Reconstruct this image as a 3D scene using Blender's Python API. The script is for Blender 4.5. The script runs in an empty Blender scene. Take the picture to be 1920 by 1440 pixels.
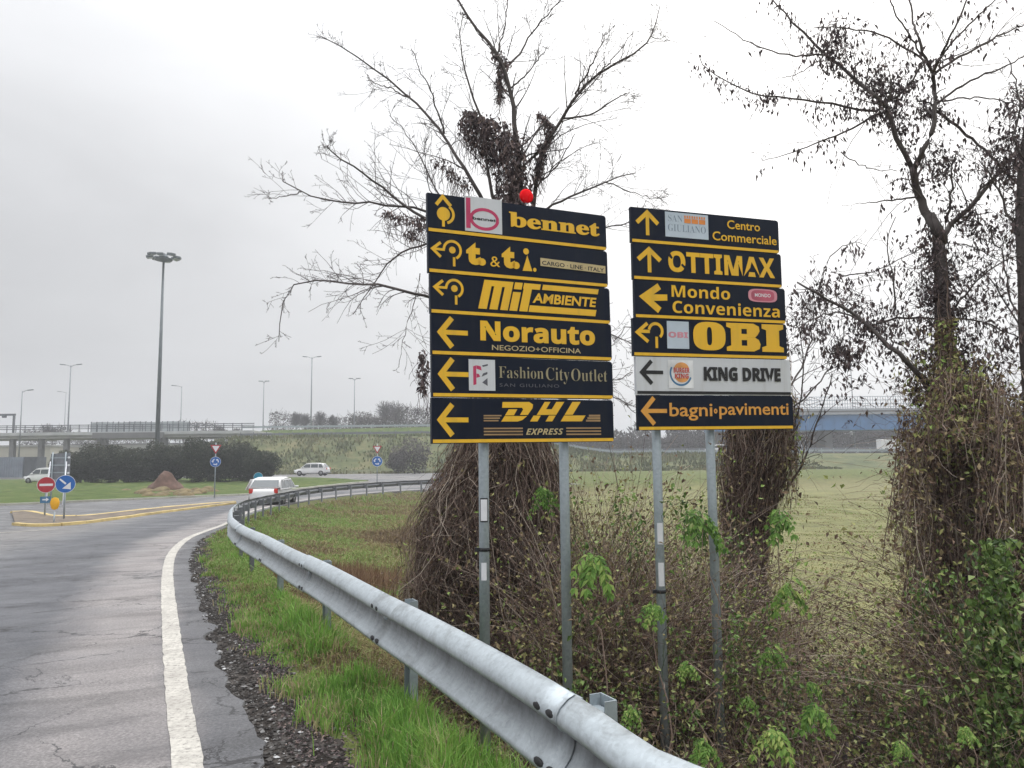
import bpy, math, random
import numpy as np
from mathutils import Vector, Matrix
SC = bpy.context.scene
COL = SC.collection
R_ = math.radians
# ------------------------------------------------------------------ camera
FPX = 1442.0
CAMZ = 1.55
PITCH, ROLL = 5.74, -0.6
cd = bpy.data.cameras.new('camera')
cam = bpy.data.objects.new('camera', cd); COL.objects.link(cam)
cd.sensor_width = 36.0; cd.lens = 36.0 * FPX / 1920.0; cd.clip_start = 0.05; cd.clip_end = 6000
CM = Matrix.Rotation(R_(90 + PITCH), 4, 'X') @ Matrix.Rotation(R_(ROLL), 4, 'Z')
cam.matrix_world = Matrix.Translation((0, 0, CAMZ)) @ CM
SC.camera = cam
# ------------------------------------------------------------------ world: overcast sky, brighter towards the veiled sun
SUN_EL, SUN_AZ = 38.0, 24.0            # azimuth measured from +Y towards +X
w = bpy.data.worlds.new('World'); SC.world = w; w.use_nodes = True
nt = w.node_tree; nt.nodes.clear(); N = nt.nodes; L = nt.links
out = N.new('ShaderNodeOutputWorld'); bg = N.new('ShaderNodeBackground'); bg.inputs[1].default_value = 0.1
sky = N.new('ShaderNodeTexSky'); sky.sky_type = 'NISHITA'; sky.sun_disc = False
sky.sun_elevation = R_(SUN_EL); sky.sun_rotation = R_(SUN_AZ); sky.air_density = 1.0; sky.dust_density = 4.0
tc = N.new('ShaderNodeTexCoord')
def wmath(op, a, b=None, clamp=False):
    n = N.new('ShaderNodeMath'); n.operation = op; n.use_clamp = clamp
    for i, v in enumerate((a, b)):
        if v is None: continue
        if isinstance(v, (int, float)): n.inputs[i].default_value = v
        else: L.new(v, n.inputs[i])
    return n.outputs[0]
sep = N.new('ShaderNodeSeparateXYZ'); L.new(tc.outputs['Generated'], sep.inputs[0])
zc = wmath('MAXIMUM', sep.outputs[2], 0.0)
base = wmath('ADD', wmath('ADD', wmath('MULTIPLY', zc, 0.22), wmath('MULTIPLY', wmath('POWER', zc, 3.4), 3.1)), 0.50)
dot = N.new('ShaderNodeVectorMath'); dot.operation = 'DOT_PRODUCT'
L.new(tc.outputs['Generated'], dot.inputs[0])
sd = Vector((math.sin(R_(SUN_AZ)) * math.cos(R_(26)), math.cos(R_(SUN_AZ)) * math.cos(R_(26)), math.sin(R_(26))))
dot.inputs[1].default_value = sd
glow = wmath('POWER', wmath('MAXIMUM', dot.outputs['Value'], 0.0), 6.0)
mp = N.new('ShaderNodeMapping'); mp.inputs['Scale'].default_value = (1.3, 1.3, 3.6); L.new(tc.outputs['Generated'], mp.inputs[0])
nz = N.new('ShaderNodeTexNoise'); nz.inputs['Scale'].default_value = 1.7; nz.inputs['Detail'].default_value = 5; nz.inputs['Roughness'].default_value = .5
nz.inputs['Distortion'].default_value = .4
L.new(mp.outputs[0], nz.inputs['Vector'])
cl = wmath('MULTIPLY', wmath('SUBTRACT', nz.outputs[0], 0.5), 0.34)
tot = wmath('ADD', wmath('ADD', base, wmath('MULTIPLY', glow, 0.62)), cl)
mixc = N.new('ShaderNodeMix'); mixc.data_type = 'RGBA'
L.new(glow, mixc.inputs[0]); mixc.inputs[6].default_value = (.965, .975, 1.0, 1); mixc.inputs[7].default_value = (1, .995, .99, 1)
vm = N.new('ShaderNodeVectorMath'); vm.operation = 'SCALE'; L.new(mixc.outputs[2], vm.inputs[0]); L.new(wmath('MULTIPLY', tot, 10.0), vm.inputs['Scale'])
mx = N.new('ShaderNodeMix'); mx.data_type = 'RGBA'; mx.inputs[0].default_value = .965
L.new(sky.outputs[0], mx.inputs[6]); L.new(vm.outputs[0], mx.inputs[7])
L.new(mx.outputs[2], bg.inputs[0]); L.new(bg.outputs[0], out.inputs[0])
sl = bpy.data.lights.new('sun', 'SUN'); sl.energy = 0.9; sl.angle = R_(25); sl.color = (1, .97, .93)
so = bpy.data.objects.new('sun', sl); COL.objects.link(so)
sv = Vector((math.sin(R_(SUN_AZ)) * math.cos(R_(SUN_EL)), math.cos(R_(SUN_AZ)) * math.cos(R_(SUN_EL)), math.sin(R_(SUN_EL))))
so.rotation_euler = (-sv).to_track_quat('-Z', 'Y').to_euler()
SC.view_settings.view_transform = 'Standard'; SC.view_settings.look = 'None'
SC.view_settings.exposure = 0.22; SC.view_settings.gamma = 1
SC.render.engine = 'CYCLES'
SC.cycles.max_bounces = 6; SC.cycles.volume_bounces = 0; SC.cycles.transparent_max_bounces = 8
SC.cycles.use_denoising = True

# ------------------------------------------------------------------ helpers
rng = np.random.default_rng(7)
random.seed(7)
def tag(o, label=None, cat=None, group=None, kind=None):
    if label: o['label'] = label
    if cat: o['category'] = cat
    if group: o['group'] = group
    if kind: o['kind'] = kind
    return o
def empty(name, loc=(0, 0, 0), rz=0, label=None, cat=None, group=None, parent=None):
    o = bpy.data.objects.new(name, None); COL.objects.link(o); o.empty_display_size = .2
    o.location = loc; o.rotation_euler = (0, 0, rz)
    if parent: o.parent = parent
    return tag(o, label, cat, group)
class MB:
    """mesh builder: numpy chunks of vertices and faces, one float 'var' per vertex"""
    def __init__(s): s.v = []; s.f = []; s.n = 0; s.a = []; s.mi = []; s.sm = []
    def add(s, verts, faces, var=0.5, mi=0, smooth=False):
        verts = np.asarray(verts, float).reshape(-1, 3); s.v.append(verts)
        if isinstance(faces, np.ndarray):
            s.f.append((faces + s.n)); nf = len(faces)
        else:
            nf = len(faces)
            for f in faces: s.f.append(np.array([f]) + s.n)
        s.mi.append(np.full(nf, mi)); s.sm.append(np.full(nf, smooth))
        s.a.append(np.broadcast_to(np.asarray(var, float), (len(verts),)).copy()); s.n += len(verts)
        return s
    def box(s, x0, x1, y0, y1, z0, z1, mi=0):
        v = [(x, y, z) for z in (z0, z1) for y in (y0, y1) for x in (x0, x1)]
        return s.add(v, np.array([[0, 2, 3, 1], [4, 5, 7, 6], [0, 1, 5, 4], [2, 6, 7, 3], [0, 4, 6, 2], [1, 3, 7, 5]]), mi=mi)
    def tube(s, pts, r, sides=6, var=.5, caps=True, smooth=True, mi=0):
        pts = np.asarray(pts, float)[None]; r = np.broadcast_to(np.asarray(r, float), (pts.shape[1],))[None]
        s.tubes(pts, r, sides, var, smooth, mi)
        if caps:
            k = pts.shape[1]; b = s.n - k * sides
            s.f.append(np.array([list(range(b + sides - 1, b - 1, -1))])); s.f.append(np.array([list(range(s.n - sides, s.n))]))
            s.mi.append(np.full(2, mi)); s.sm.append(np.full(2, False))
        return s
    def tubes(s, P, Rr, sides=3, var=.5, smooth=True, mi=0):
        P = np.asarray(P, float); n, k, _ = P.shape; Rr = np.broadcast_to(np.asarray(Rr, float), (n, k))
        T = np.gradient(P, axis=1); T /= np.linalg.norm(T, axis=2, keepdims=True) + 1e-9
        up = np.where(np.abs(T[..., 2:3]) > .92, np.array([1., 0, 0]), np.array([0, 0, 1.]))
        A = np.cross(T, up); A /= np.linalg.norm(A, axis=2, keepdims=True) + 1e-9; B = np.cross(T, A)
        th = np.arange(sides) * 2 * np.pi / sides
        V = P[:, :, None] + Rr[:, :, None, None] * (A[:, :, None] * np.cos(th)[None, None, :, None] + B[:, :, None] * np.sin(th)[None, None, :, None])
        i = np.arange(n)[:, None, None] * k * sides; j = np.arange(k - 1)[None, :, None] * sides; q = np.arange(sides)[None, None]
        q2 = (q + 1) % sides
        F = np.stack([i + j + q, i + j + q2, i + j + sides + q2, i + j + sides + q], -1).reshape(-1, 4)
        va = np.repeat(np.broadcast_to(np.asarray(var, float), (n,)), k * sides)
        return s.add(V.reshape(-1, 3), F, va, mi, smooth)
    def cyl(s, x, y, z0, z1, r, sides=12, r2=None, mi=0):
        return s.tube([(x, y, z0), (x, y, z1)], [r, r if r2 is None else r2], sides, mi=mi)
    def lathe(s, prof, sides=16, mi=0, smooth=True, c=(0, 0, 0)):
        k = len(prof); th = np.arange(sides) * 2 * np.pi / sides
        V = np.array([[(c[0] + r * math.cos(t), c[1] + r * math.sin(t), c[2] + z) for t in th] for r, z in prof]).reshape(-1, 3)
        F = np.array([[j * sides + q, j * sides + (q + 1) % sides, (j + 1) * sides + (q + 1) % sides, (j + 1) * sides + q] for j in range(k - 1) for q in range(sides)])
        return s.add(V, F, mi=mi, smooth=smooth)
    def prism(s, poly, y0, y1, mi=0):
        """polygon of (x, z) extruded from y0 to y1"""
        n = len(poly); v = [(x, y0, z) for x, z in poly] + [(x, y1, z) for x, z in poly]
        f = [list(range(n)), list(range(2 * n - 1, n - 1, -1))] + [[i, n + i, n + (i + 1) % n, (i + 1) % n] for i in range(n)]
        return s.add(v, f, mi=mi)
    def leaves(s, C, D, U, ln, wd, var=.5, mi=0):
        """folded leaf: C base, D direction, U approximate normal"""
        C = np.asarray(C, float); n = len(C); D = D / (np.linalg.norm(D, axis=1, keepdims=True) + 1e-9)
        S = np.cross(D, U); S /= np.linalg.norm(S, axis=1, keepdims=True) + 1e-9; Nn = np.cross(S, D)
        ln = np.broadcast_to(ln, (n,))[:, None]; wd = np.broadcast_to(wd, (n,))[:, None]
        V = np.stack([C, C + D * ln * .45 + S * wd * .5 + Nn * wd * .22, C + D * ln - Nn * ln * .15, C + D * ln * .45 - S * wd * .5 + Nn * wd * .22], 1)
        i = np.arange(n)[:, None] * 4
        F = np.concatenate([i + np.array([[0, 1, 2]]), i + np.array([[0, 2, 3]])], 0)
        return s.add(V.reshape(-1, 3), F, np.repeat(np.broadcast_to(var, (n,)), 4), mi)
    def mesh(s, name, mats):
        me = bpy.data.meshes.new(name)
        V = np.concatenate(s.v); me.vertices.add(len(V)); me.vertices.foreach_set('co', V.ravel())
        ls = np.concatenate([f.ravel() for f in s.f]); cnt = np.concatenate([np.full(len(f), f.shape[1]) for f in s.f])
        me.loops.add(len(ls)); me.loops.foreach_set('vertex_index', ls.astype(np.int32))
        me.polygons.add(len(cnt)); st = np.concatenate([[0], np.cumsum(cnt)[:-1]])
        me.polygons.foreach_set('loop_start', st.astype(np.int32))
        for m in mats: me.materials.append(m)
        if len(mats) > 1: me.polygons.foreach_set('material_index', np.concatenate(s.mi).astype(np.int32))
        me.update(calc_edges=True)
        me.polygons.foreach_set('use_smooth', np.concatenate(s.sm).astype(bool))
        at = me.attributes.new('var', 'FLOAT', 'POINT'); at.data.foreach_set('value', np.concatenate(s.a).astype(np.float32))
        return me
    def build(s, name, mats, parent=None, loc=None, rot=None, kind=None, bevel=0):
        if not isinstance(mats, (list, tuple)): mats = [mats]
        o = bpy.data.objects.new(name, s.mesh(name, mats)); COL.objects.link(o)
        if parent: o.parent = parent
        if loc is not None: o.location = loc
        if rot is not None: o.rotation_euler = rot
        if kind: o['kind'] = kind
        if bevel:
            m = o.modifiers.new('bevel', 'BEVEL'); m.width = bevel; m.segments = 2; m.limit_method = 'ANGLE'
        return o
def copy_tree(o, parent=None):
    c = o.copy(); COL.objects.link(c)
    if parent is not None: c.parent = parent
    for ch in list(o.children): copy_tree(ch, c)
    return c

# ------------------------------------------------------------------ materials
MATS = {}
class NT:
    def __init__(s, name):
        s.m = bpy.data.materials.new(name); s.m.use_nodes = True; s.t = s.m.node_tree; s.t.nodes.clear()
        s.o = s.n('ShaderNodeOutputMaterial'); s.b = s.n('ShaderNodeBsdfPrincipled'); s.l(s.b.outputs[0], s.o.inputs[0])
    def n(s, t, **k):
        x = s.t.nodes.new(t)
        for a, b in k.items(): setattr(x, a, b)
        return x
    def l(s, a, b): s.t.links.new(a, b)
    def set(s, inp, v):
        if hasattr(v, 'links'): s.l(v, inp)
        elif isinstance(v, tuple) and len(v) == 3 and inp.type == 'RGBA': inp.default_value = (*v, 1)
        else: inp.default_value = v
    def attr(s, name): return s.n('ShaderNodeAttribute', attribute_name=name).outputs['Fac']
    def coord(s, kind='Object', scale=None):
        c = s.n('ShaderNodeTexCoord').outputs[kind]
        if scale:
            m = s.n('ShaderNodeMapping'); m.inputs['Scale'].default_value = scale; s.l(c, m.inputs[0]); c = m.outputs[0]
        return c
    def noise(s, scale, detail=4, rough=.55, vec=None, dist=0, out=0):
        x = s.n('ShaderNodeTexNoise'); x.inputs['Scale'].default_value = scale; x.inputs['Detail'].default_value = detail
        x.inputs['Roughness'].default_value = rough; x.inputs['Distortion'].default_value = dist
        s.l(vec if vec is not None else s.coord(), x.inputs['Vector']); return x.outputs[out]
    def math(s, op, a, b=0.0, c=None, clamp=False):
        x = s.n('ShaderNodeMath', operation=op, use_clamp=clamp); s.set(x.inputs[0], a); s.set(x.inputs[1], b)
        if c is not None: s.set(x.inputs[2], c)
        return x.outputs[0]
    def ramp(s, f, stops, interp='LINEAR'):
        x = s.n('ShaderNodeValToRGB'); s.l(f, x.inputs[0]); e = x.color_ramp.elements; x.color_ramp.interpolation = interp
        while len(e) > 1: e.remove(e[-1])
        e[0].position = stops[0][0]; e[0].color = (*stops[0][1], 1) if isinstance(stops[0][1], tuple) else (stops[0][1],) * 3 + (1,)
        for p, c in stops[1:]:
            k = e.new(p); k.color = (*c, 1) if isinstance(c, tuple) else (c, c, c, 1)
        return x.outputs[0]
    def mix(s, f, a, b, mode='MIX'):
        x = s.n('ShaderNodeMix', data_type='RGBA', blend_type=mode); s.set(x.inputs[0], f); s.set(x.inputs[6], a); s.set(x.inputs[7], b)
        return x.outputs[2]
    def bump(s, h, strength=.5, dist=.01):
        x = s.n('ShaderNodeBump'); x.inputs['Strength'].default_value = strength; x.inputs['Distance'].default_value = dist
        s.l(h, x.inputs['Height']); s.l(x.outputs[0], s.b.inputs['Normal'])
def basic(name, col, rough=.6, metal=0, nscale=8, var=.25, spec=.5, bump=0, trans=0):
    if name in MATS: return MATS[name]
    t = NT(name)
    a = t.noise(nscale, 5)
    c0 = tuple(c * (1 - var) for c in col); c1 = tuple(min(1, c * (1 + var)) for c in col)
    t.set(t.b.inputs['Base Color'], t.ramp(a, [(.3, c0), (.7, c1)]))
    t.b.inputs['Roughness'].default_value = rough; t.b.inputs['Metallic'].default_value = metal
    t.b.inputs['Specular IOR Level'].default_value = spec
    if bump: t.bump(t.noise(nscale * 4, 4), bump)
    MATS[name] = t.m; return t.m
def varmat(name, stops, rough=.75, spec=.3, nz=0, nscale=3, translu=0.0):
    """leaf / stem colour that varies from piece to piece by the 'var' attribute"""
    t = NT(name); f = t.attr('var')
    if nz: f = t.math('ADD', f, t.math('MULTIPLY', t.math('SUBTRACT', t.noise(nscale, 3), .5), nz), clamp=True)
    c = t.ramp(f, stops); t.l(c, t.b.inputs['Base Color'])
    t.b.inputs['Roughness'].default_value = rough; t.b.inputs['Specular IOR Level'].default_value = spec
    if translu:
        tr = t.n('ShaderNodeBsdfTranslucent'); t.l(c, tr.inputs[0]); ms = t.n('ShaderNodeMixShader'); ms.inputs[0].default_value = translu
        t.l(t.b.outputs[0], ms.inputs[1]); t.l(tr.outputs[0], ms.inputs[2]); t.l(ms.outputs[0], t.o.inputs[0])
    MATS[name] = t.m; return t.m
M_navy = basic('panel_navy', (.0045, .008, .019), .38, nscale=3, var=.3, spec=.3)
M_yel = basic('reflective_yellow', (.74, .44, .04), .5, nscale=25, var=.12, spec=.3)
M_white = basic('panel_white', (.62, .64, .67), .45, nscale=6, var=.07)
M_pwhite = basic('label_white', (.72, .73, .76), .5, nscale=12, var=.06)
M_black = basic('print_black', (.012, .012, .014), .5, nscale=5, var=.2)
M_red = basic('print_red', (.40, .022, .035), .45, nscale=9, var=.12)
M_pink = basic('print_pink', (.62, .26, .32), .5, nscale=9, var=.1)
M_orange = basic('print_orange', (.75, .25, .05), .5, nscale=9, var=.1)
M_blue = basic('sign_blue', (.01, .12, .42), .4, nscale=5, var=.1)
M_lblue = basic('print_blue', (.05, .16, .30), .4, nscale=5, var=.1)
M_dim = basic('print_dim_grey', (.10, .10, .12), .5, nscale=5, var=.1)
M_cream = basic('print_cream', (.52, .42, .22), .5, nscale=9, var=.1)
M_amber = basic('delineator_yellow', (.78, .40, .01), .5, nscale=6, var=.1)
M_signback = basic('sign_back_grey', (.20, .21, .23), .45, .3, nscale=4, var=.2)
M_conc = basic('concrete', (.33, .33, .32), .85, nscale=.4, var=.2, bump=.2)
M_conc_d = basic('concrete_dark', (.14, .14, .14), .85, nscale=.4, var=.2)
M_lamp = basic('lamp_grey_paint', (.12, .14, .15), .5, .3, nscale=2, var=.15)
M_carwhite = basic('car_white_paint', (.72, .72, .72), .22, nscale=1, var=.04)
M_glass = basic('car_glass', (.06, .075, .08), .08, nscale=1, var=.1, spec=.8)
M_tyre = basic('tyre_rubber', (.02, .02, .02), .8, nscale=5, var=.2)
M_rim = basic('rim_metal', (.35, .35, .36), .35, .8, nscale=5, var=.1)
M_tail = basic('tail_light_red', (.55, .03, .02), .2, nscale=5, var=.1)
def worn_panel(name, col, rough, fade, dirt):
    t = NT(name); big = t.noise(1.6, 5, .6); st = t.noise(7, 5, .65, t.coord(scale=(1.6, 1, .16))); sp = t.noise(90, 3, .8)
    c = t.mix(t.ramp(big, [(.35, 0.), (.75, .75)]), col, fade); c = t.mix(t.ramp(st, [(.50, 0.), (.78, .45)]), c, dirt); c = t.mix(t.ramp(sp, [(.66, 0.), (.72, .35)]), c, dirt)
    t.l(c, t.b.inputs['Base Color']); t.l(t.ramp(st, [(.3, rough - .08), (.7, rough + .2)]), t.b.inputs['Roughness']); t.b.inputs['Specular IOR Level'].default_value = .2
    t.bump(t.noise(1.8, 2), .25, .02); MATS[name] = t.m; return t.m
M_navy = worn_panel('panel_navy_worn', (.0035, .0075, .021), .40, (.007, .013, .028), (.026, .028, .032))
M_white = worn_panel('panel_white_worn', (.64, .66, .69), .45, (.56, .58, .60), (.40, .39, .36))
M_yel = worn_panel('reflective_yellow_worn', (.88, .52, .035), .5, (.78, .46, .06), (.45, .30, .08))
def galv(name, base, rough, bl=1.0, dirty=0.0, shade_grime=0.0, metal=.25):
    t = NT(name)
    v = t.n('ShaderNodeTexVoronoi'); v.inputs['Scale'].default_value = 60; t.l(t.coord(), v.inputs['Vector'])
    big = t.noise(2.2, 5, .6); st = t.noise(9, 5, .6, t.coord(scale=(1, 1, .15)))
    k = t.math('ADD', t.math('MULTIPLY', v.outputs['Color'], .22), t.math('ADD', t.math('MULTIPLY', big, .5), t.math('MULTIPLY', st, .4)))
    c = t.ramp(k, [(.25, tuple(x * .66 for x in base)), (.5, base), (.75, tuple(x * 1.25 for x in base))])
    if dirty:
        g = t.noise(5, 6, .7, t.coord(scale=(1, 1, 1)), dist=1); c = t.mix(t.ramp(g, [(.52, 0.), (.75, dirty)]), c, (.09, .085, .075))
    if shade_grime:
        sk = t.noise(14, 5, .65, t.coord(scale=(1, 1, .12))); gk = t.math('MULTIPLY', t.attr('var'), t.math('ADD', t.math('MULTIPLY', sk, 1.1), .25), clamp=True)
        c = t.mix(t.math('MULTIPLY', gk, shade_grime), c, (.075, .075, .08))  # shade below the upper wave painted into the colour, broken by dirt streaks
    t.l(c, t.b.inputs['Base Color']); t.b.inputs['Metallic'].default_value = metal
    t.l(t.ramp(t.noise(30, 4, .7, t.coord(scale=(.3, .3, 3))), [(.3, rough - .12), (.7, rough + .14)]), t.b.inputs['Roughness'])
    t.bump(t.noise(40, 3), .08, .003); MATS[name] = t.m; return t.m
M_galv = galv('galvanised_steel', (.31, .355, .38), .48)
M_rail = galv('rail_steel', (.43, .475, .50), .40, dirty=.5, shade_grime=.95, metal=.5)
M_railfar = galv('rail_steel_weathered', (.16, .17, .19), .6, dirty=.3)
M_slot = basic('slot_dark', (.015, .015, .017), .7)

# ------------------------------------------------------------------ pixel -> world
CMn = np.array(CM.to_3x3())
def ray(px, py):
    v = CMn @ np.array([(px - 960) / FPX, -(py - 720) / FPX, -1.0]); return v / v[1]
def PD(px, py, d):
    v = ray(px, py) * d; return np.array([v[0], d, CAMZ + v[2]])
def sst(a, b, x):
    t = np.clip((x - a) / (b - a), 0, 1); return t * t * (3 - 2 * t)
def z0(y): return -.4 * sst(6, 36, y) + .45 * sst(50, 92, y)
def G(px, py, above=0.0, hf=z0):
    v = ray(px, py); d = 1.0
    lo, hi = .5, 400.
    for _ in range(60):
        d = (lo + hi) / 2
        if CAMZ + v[2] * d > hf(d) + above: lo = d
        else: hi = d
    return np.array([v[0] * d, d, hf(d) + above])
def smooth_path(pts, n, it=2):
    pts = np.asarray(pts, float)
    for _ in range(it):
        q = [pts[0]]
        for a, b in zip(pts[:-1], pts[1:]): q += [a * .75 + b * .25, a * .25 + b * .75]
        q.append(pts[-1]); pts = np.array(q)
    return resample(pts, n)
def resample(pts, n):
    d = np.r_[0, np.cumsum(np.linalg.norm(np.diff(pts, axis=0), axis=1))]
    t = np.linspace(0, d[-1], n); return np.stack([np.interp(t, d, pts[:, i]) for i in range(pts.shape[1])], 1)
RT = .72
near = [G(a, b, RT)[:2] for a, b in [(1380, 1440), (1290, 1408), (1225, 1378), (1165, 1342), (1100, 1308), (940, 1222), (750, 1122), (600, 1050), (500, 1004), (437, 976), (436, 954), (446, 944), (465, 937), (505, 928), (555, 919), (600, 913), (680, 906), (780, 900)]]
back = [near[0] + (near[0] - near[1]) * k for k in (14, 6)]
RAIL = smooth_path(back + near + [near[-1] + np.array([3.5, 1.6]), near[-1] + np.array([7, 3.4])], 200, 1)
RAILN = RAIL
ln = [G(a, b)[:2] for a, b in [(351, 1440), (341, 1367), (328, 1267), (319, 1173), (312, 1083), (320, 1040), (347, 1013), (378, 1000), (425, 984)]]
tdir = (ln[0] - ln[1]) / np.linalg.norm(ln[0] - ln[1])
ln = [ln[0] + tdir * 6, ln[0] + tdir * 2.5] + ln
tail = [np.array(p) + (-1.1, .3) for p in near[13:]] + [near[-1] + np.array([5, 4.3]), near[-1] + np.array([12, 8])]
LINE = smooth_path(ln + tail, 200, 3)
def dist_path(x, y, path):
    """signed distance, positive to the right of the path's direction of travel"""
    x = np.asarray(x, float).ravel(); y = np.asarray(y, float).ravel(); o = np.empty(len(x)); al = np.empty(len(x))
    A = path[:-1]; B = path[1:]; D = B - A; L2 = (D ** 2).sum(1); cum = np.r_[0, np.cumsum(np.sqrt(L2))]
    for i in range(0, len(x), 20000):
        X = x[i:i + 20000, None] - A[:, 0]; Y = y[i:i + 20000, None] - A[:, 1]
        t = np.clip((X * D[:, 0] + Y * D[:, 1]) / L2, 0, 1); ex = X - t * D[:, 0]; ey = Y - t * D[:, 1]; dd = ex ** 2 + ey ** 2
        j = dd.argmin(1); k = np.arange(len(j)); sg = -np.sign(D[j, 0] * ey[k, j] - D[j, 1] * ex[k, j])
        o[i:i + 20000] = np.sqrt(dd[k, j]) * np.where(sg == 0, 1, sg); al[i:i + 20000] = cum[j] + t[k, j] * np.sqrt(L2[j])
    return o, al
def vnoise(x, y, s, seed=0):
    r = np.random.default_rng(seed); n = 64; g = r.random((n, n)); X = np.asarray(x) * s; Y = np.asarray(y) * s
    i = np.floor(X).astype(int); j = np.floor(Y).astype(int); fx = X - i; fy = Y - j; fx = fx * fx * (3 - 2 * fx); fy = fy * fy * (3 - 2 * fy)
    a = g[i % n, j % n]; b = g[(i + 1) % n, j % n]; c = g[i % n, (j + 1) % n]; d = g[(i + 1) % n, (j + 1) % n]
    return a * (1 - fx) * (1 - fy) + b * fx * (1 - fy) + c * (1 - fx) * fy + d * fx * fy
ZF = -1.0
EMB_X = np.array([-400, -60, -14, 4, 16, 60, 400.]); EMB_Z = np.array([5.6, 5.7, 5.8, 4.2, 2.5, 2.3, 2.3])
def emb_top(x): return np.interp(x, EMB_X, EMB_Z)
def hgt(x, y, s=None):
    x = np.asarray(x, float); y = np.asarray(y, float); shp = x.shape
    if s is None: s, _ = dist_path(x, y, RAIL)
    s = np.asarray(s).reshape(shp)
    b = z0(y); zf = ZF + .35 * sst(70, 112, y)
    k = np.where(s > .05, 1 - np.exp(-np.maximum(s - .05, 0) / 1.25), 0.)
    h = b - (b - zf) * k
    h = h + (vnoise(x, y, .9, 1) - .5) * .10 * np.clip(s + .2, 0, 1) + (vnoise(x, y, .17, 2) - .5) * .3 * np.clip(s / 5, 0, 1)
    h = h + .035 * (vnoise(x, y, 3.1, 3) - .4) * sst(-1.2, -.4, s) + .02 * sst(-1.0, -.3, s) * (s < 3)
    base_y = 108 + .05 * np.maximum(x, 0)
    # embankment; on the far left the road runs on a bridge instead
    e = sst(0, 1, (y - base_y) / 16.0) ** .8 * (emb_top(x) - h)
    gap = 1 - sst(-62, -44, x)
    e = e * (1 - gap * (1 - sst(150, 190, y)))
    return h + e
# ------------------------------------------------------------------ ground sheet
def grid_obj(name, X, Y, Z, mats, attrs=None, mask=None, kind='structure', parent=None):
    ny, nx = X.shape; V = np.stack([X, Y, Z], -1).reshape(-1, 3)
    i = (np.arange(ny - 1)[:, None] * nx + np.arange(nx - 1)[None]).ravel()
    F = np.stack([i, i + 1, i + nx + 1, i + nx], 1)
    if mask is not None:
        m = mask.ravel(); F = F[m[F].any(1)]
    b = MB().add(V, F, smooth=True); o = b.build(name, mats, parent, kind=kind)
    for k, a in (attrs or {}).items():
        at = o.data.attributes.new(k, 'FLOAT', 'POINT'); at.data.foreach_set('value', np.asarray(a, np.float32).ravel())
    return o
def spaced(a, b, c, d, n1, n2, n3):
    """dense between b and c"""
    t1 = b - (b - a) * (np.linspace(1, 0, n1, endpoint=False) ** 2.6); t3 = c + (d - c) * (np.linspace(0, 1, n3 + 1)[1:] ** 2.6)
    return np.r_[t1, np.linspace(b, c, n2), t3]
gx = spaced(-1500, -9, 9, 1500, 110, 260, 110); gy = spaced(-60, 1.0, 17, 2500, 14, 260, 190)
GX, GY = np.meshgrid(gx, gy)
S_, _ = dist_path(GX, GY, RAIL); U_, _ = dist_path(GX, GY, LINE); S_ = S_.reshape(GX.shape); U_ = U_.reshape(GX.shape)
UM = (GX < -1.5) | (GY < 12)
GZ = hgt(GX, GY, S_) - .035 * ((U_ < .27) & UM)
t = NT('ground_earth')
grav, dry, fld = t.attr('gravel'), t.attr('dry'), t.attr('field')
gr = t.ramp(t.noise(2.0, 6, .65), [(.3, (.05, .065, .02)), (.5, (.10, .125, .035)), (.72, (.17, .17, .065))])
dr = t.ramp(t.noise(5.0, 6, .7), [(.3, (.05, .038, .022)), (.55, (.13, .105, .055)), (.75, (.21, .17, .09))])
vv = t.n('ShaderNodeTexVoronoi'); vv.inputs['Scale'].default_value = 22; t.l(t.coord(), vv.inputs['Vector'])
gv = t.ramp(t.math('ADD', t.math('MULTIPLY', vv.outputs['Color'], .55), t.math('MULTIPLY', t.noise(6, 6, .7), .5)), [(.25, (.014, .011, .009)), (.5, (.038, .032, .028)), (.72, (.085, .075, .068)), (.92, (.2, .19, .18))])
cw = t.coord(scale=(.55, 1.6, 1)); fn = t.noise(.9, 7, .72, cw, dist=1.2); f2 = t.noise(.045, 3, .5)
fc = t.ramp(fn, [(.30, (.075, .082, .034)), (.5, (.175, .178, .075)), (.70, (.28, .27, .12))])
fc = t.mix(t.ramp(f2, [(.4, 0.), (.62, .6)]), fc, (.19, .17, .085))
fc = t.mix(t.ramp(t.noise(3.2, 5, .65, t.coord(scale=(.35, 1.5, 1)), dist=2.0), [(.55, 0.), (.62, .7)]), fc, (.065, .068, .03))
c = t.mix(dry, gr, dr); c = t.mix(fld, c, fc)
gm = t.math('GREATER_THAN', t.math('ADD', grav, t.math('MULTIPLY', t.math('SUBTRACT', t.noise(4, 6, .7), .5), 1.1)), .5)
c = t.mix(gm, c, gv)
# embankments: coarse mottled rough grass
emb = t.attr('bank'); ec = t.ramp(t.noise(.35, 7, .7), [(.3, (.045, .058, .026)), (.5, (.10, .115, .05)), (.7, (.19, .165, .085))])
c = t.mix(emb, c, ec); t.l(c, t.b.inputs['Base Color']); t.b.inputs['Roughness'].default_value = .95; t.b.inputs['Specular IOR Level'].default_value = .15
t.bump(t.math('ADD', t.math('MULTIPLY', vv.outputs['Distance'], .5), t.noise(9, 6, .7)), .9, .03)
M_ground = t.m
gravel = np.clip(1.3 - np.abs(U_ - .50) / .34, 0, 1) * (S_ < .2)
gravel = np.where((U_ < .4) & UM, 1.0, gravel)
dryv = np.clip(sst(-.3, .5, S_) * (1 - .35 * sst(3.5, 9, S_)) + .5 * (vnoise(GX, GY, 1.3, 5) - .4), 0, 1)
field = sst(3.5, 6.5, S_) * sst(-6, 0, GX + 6 - GY * .02) * (GY < 1000)
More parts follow.
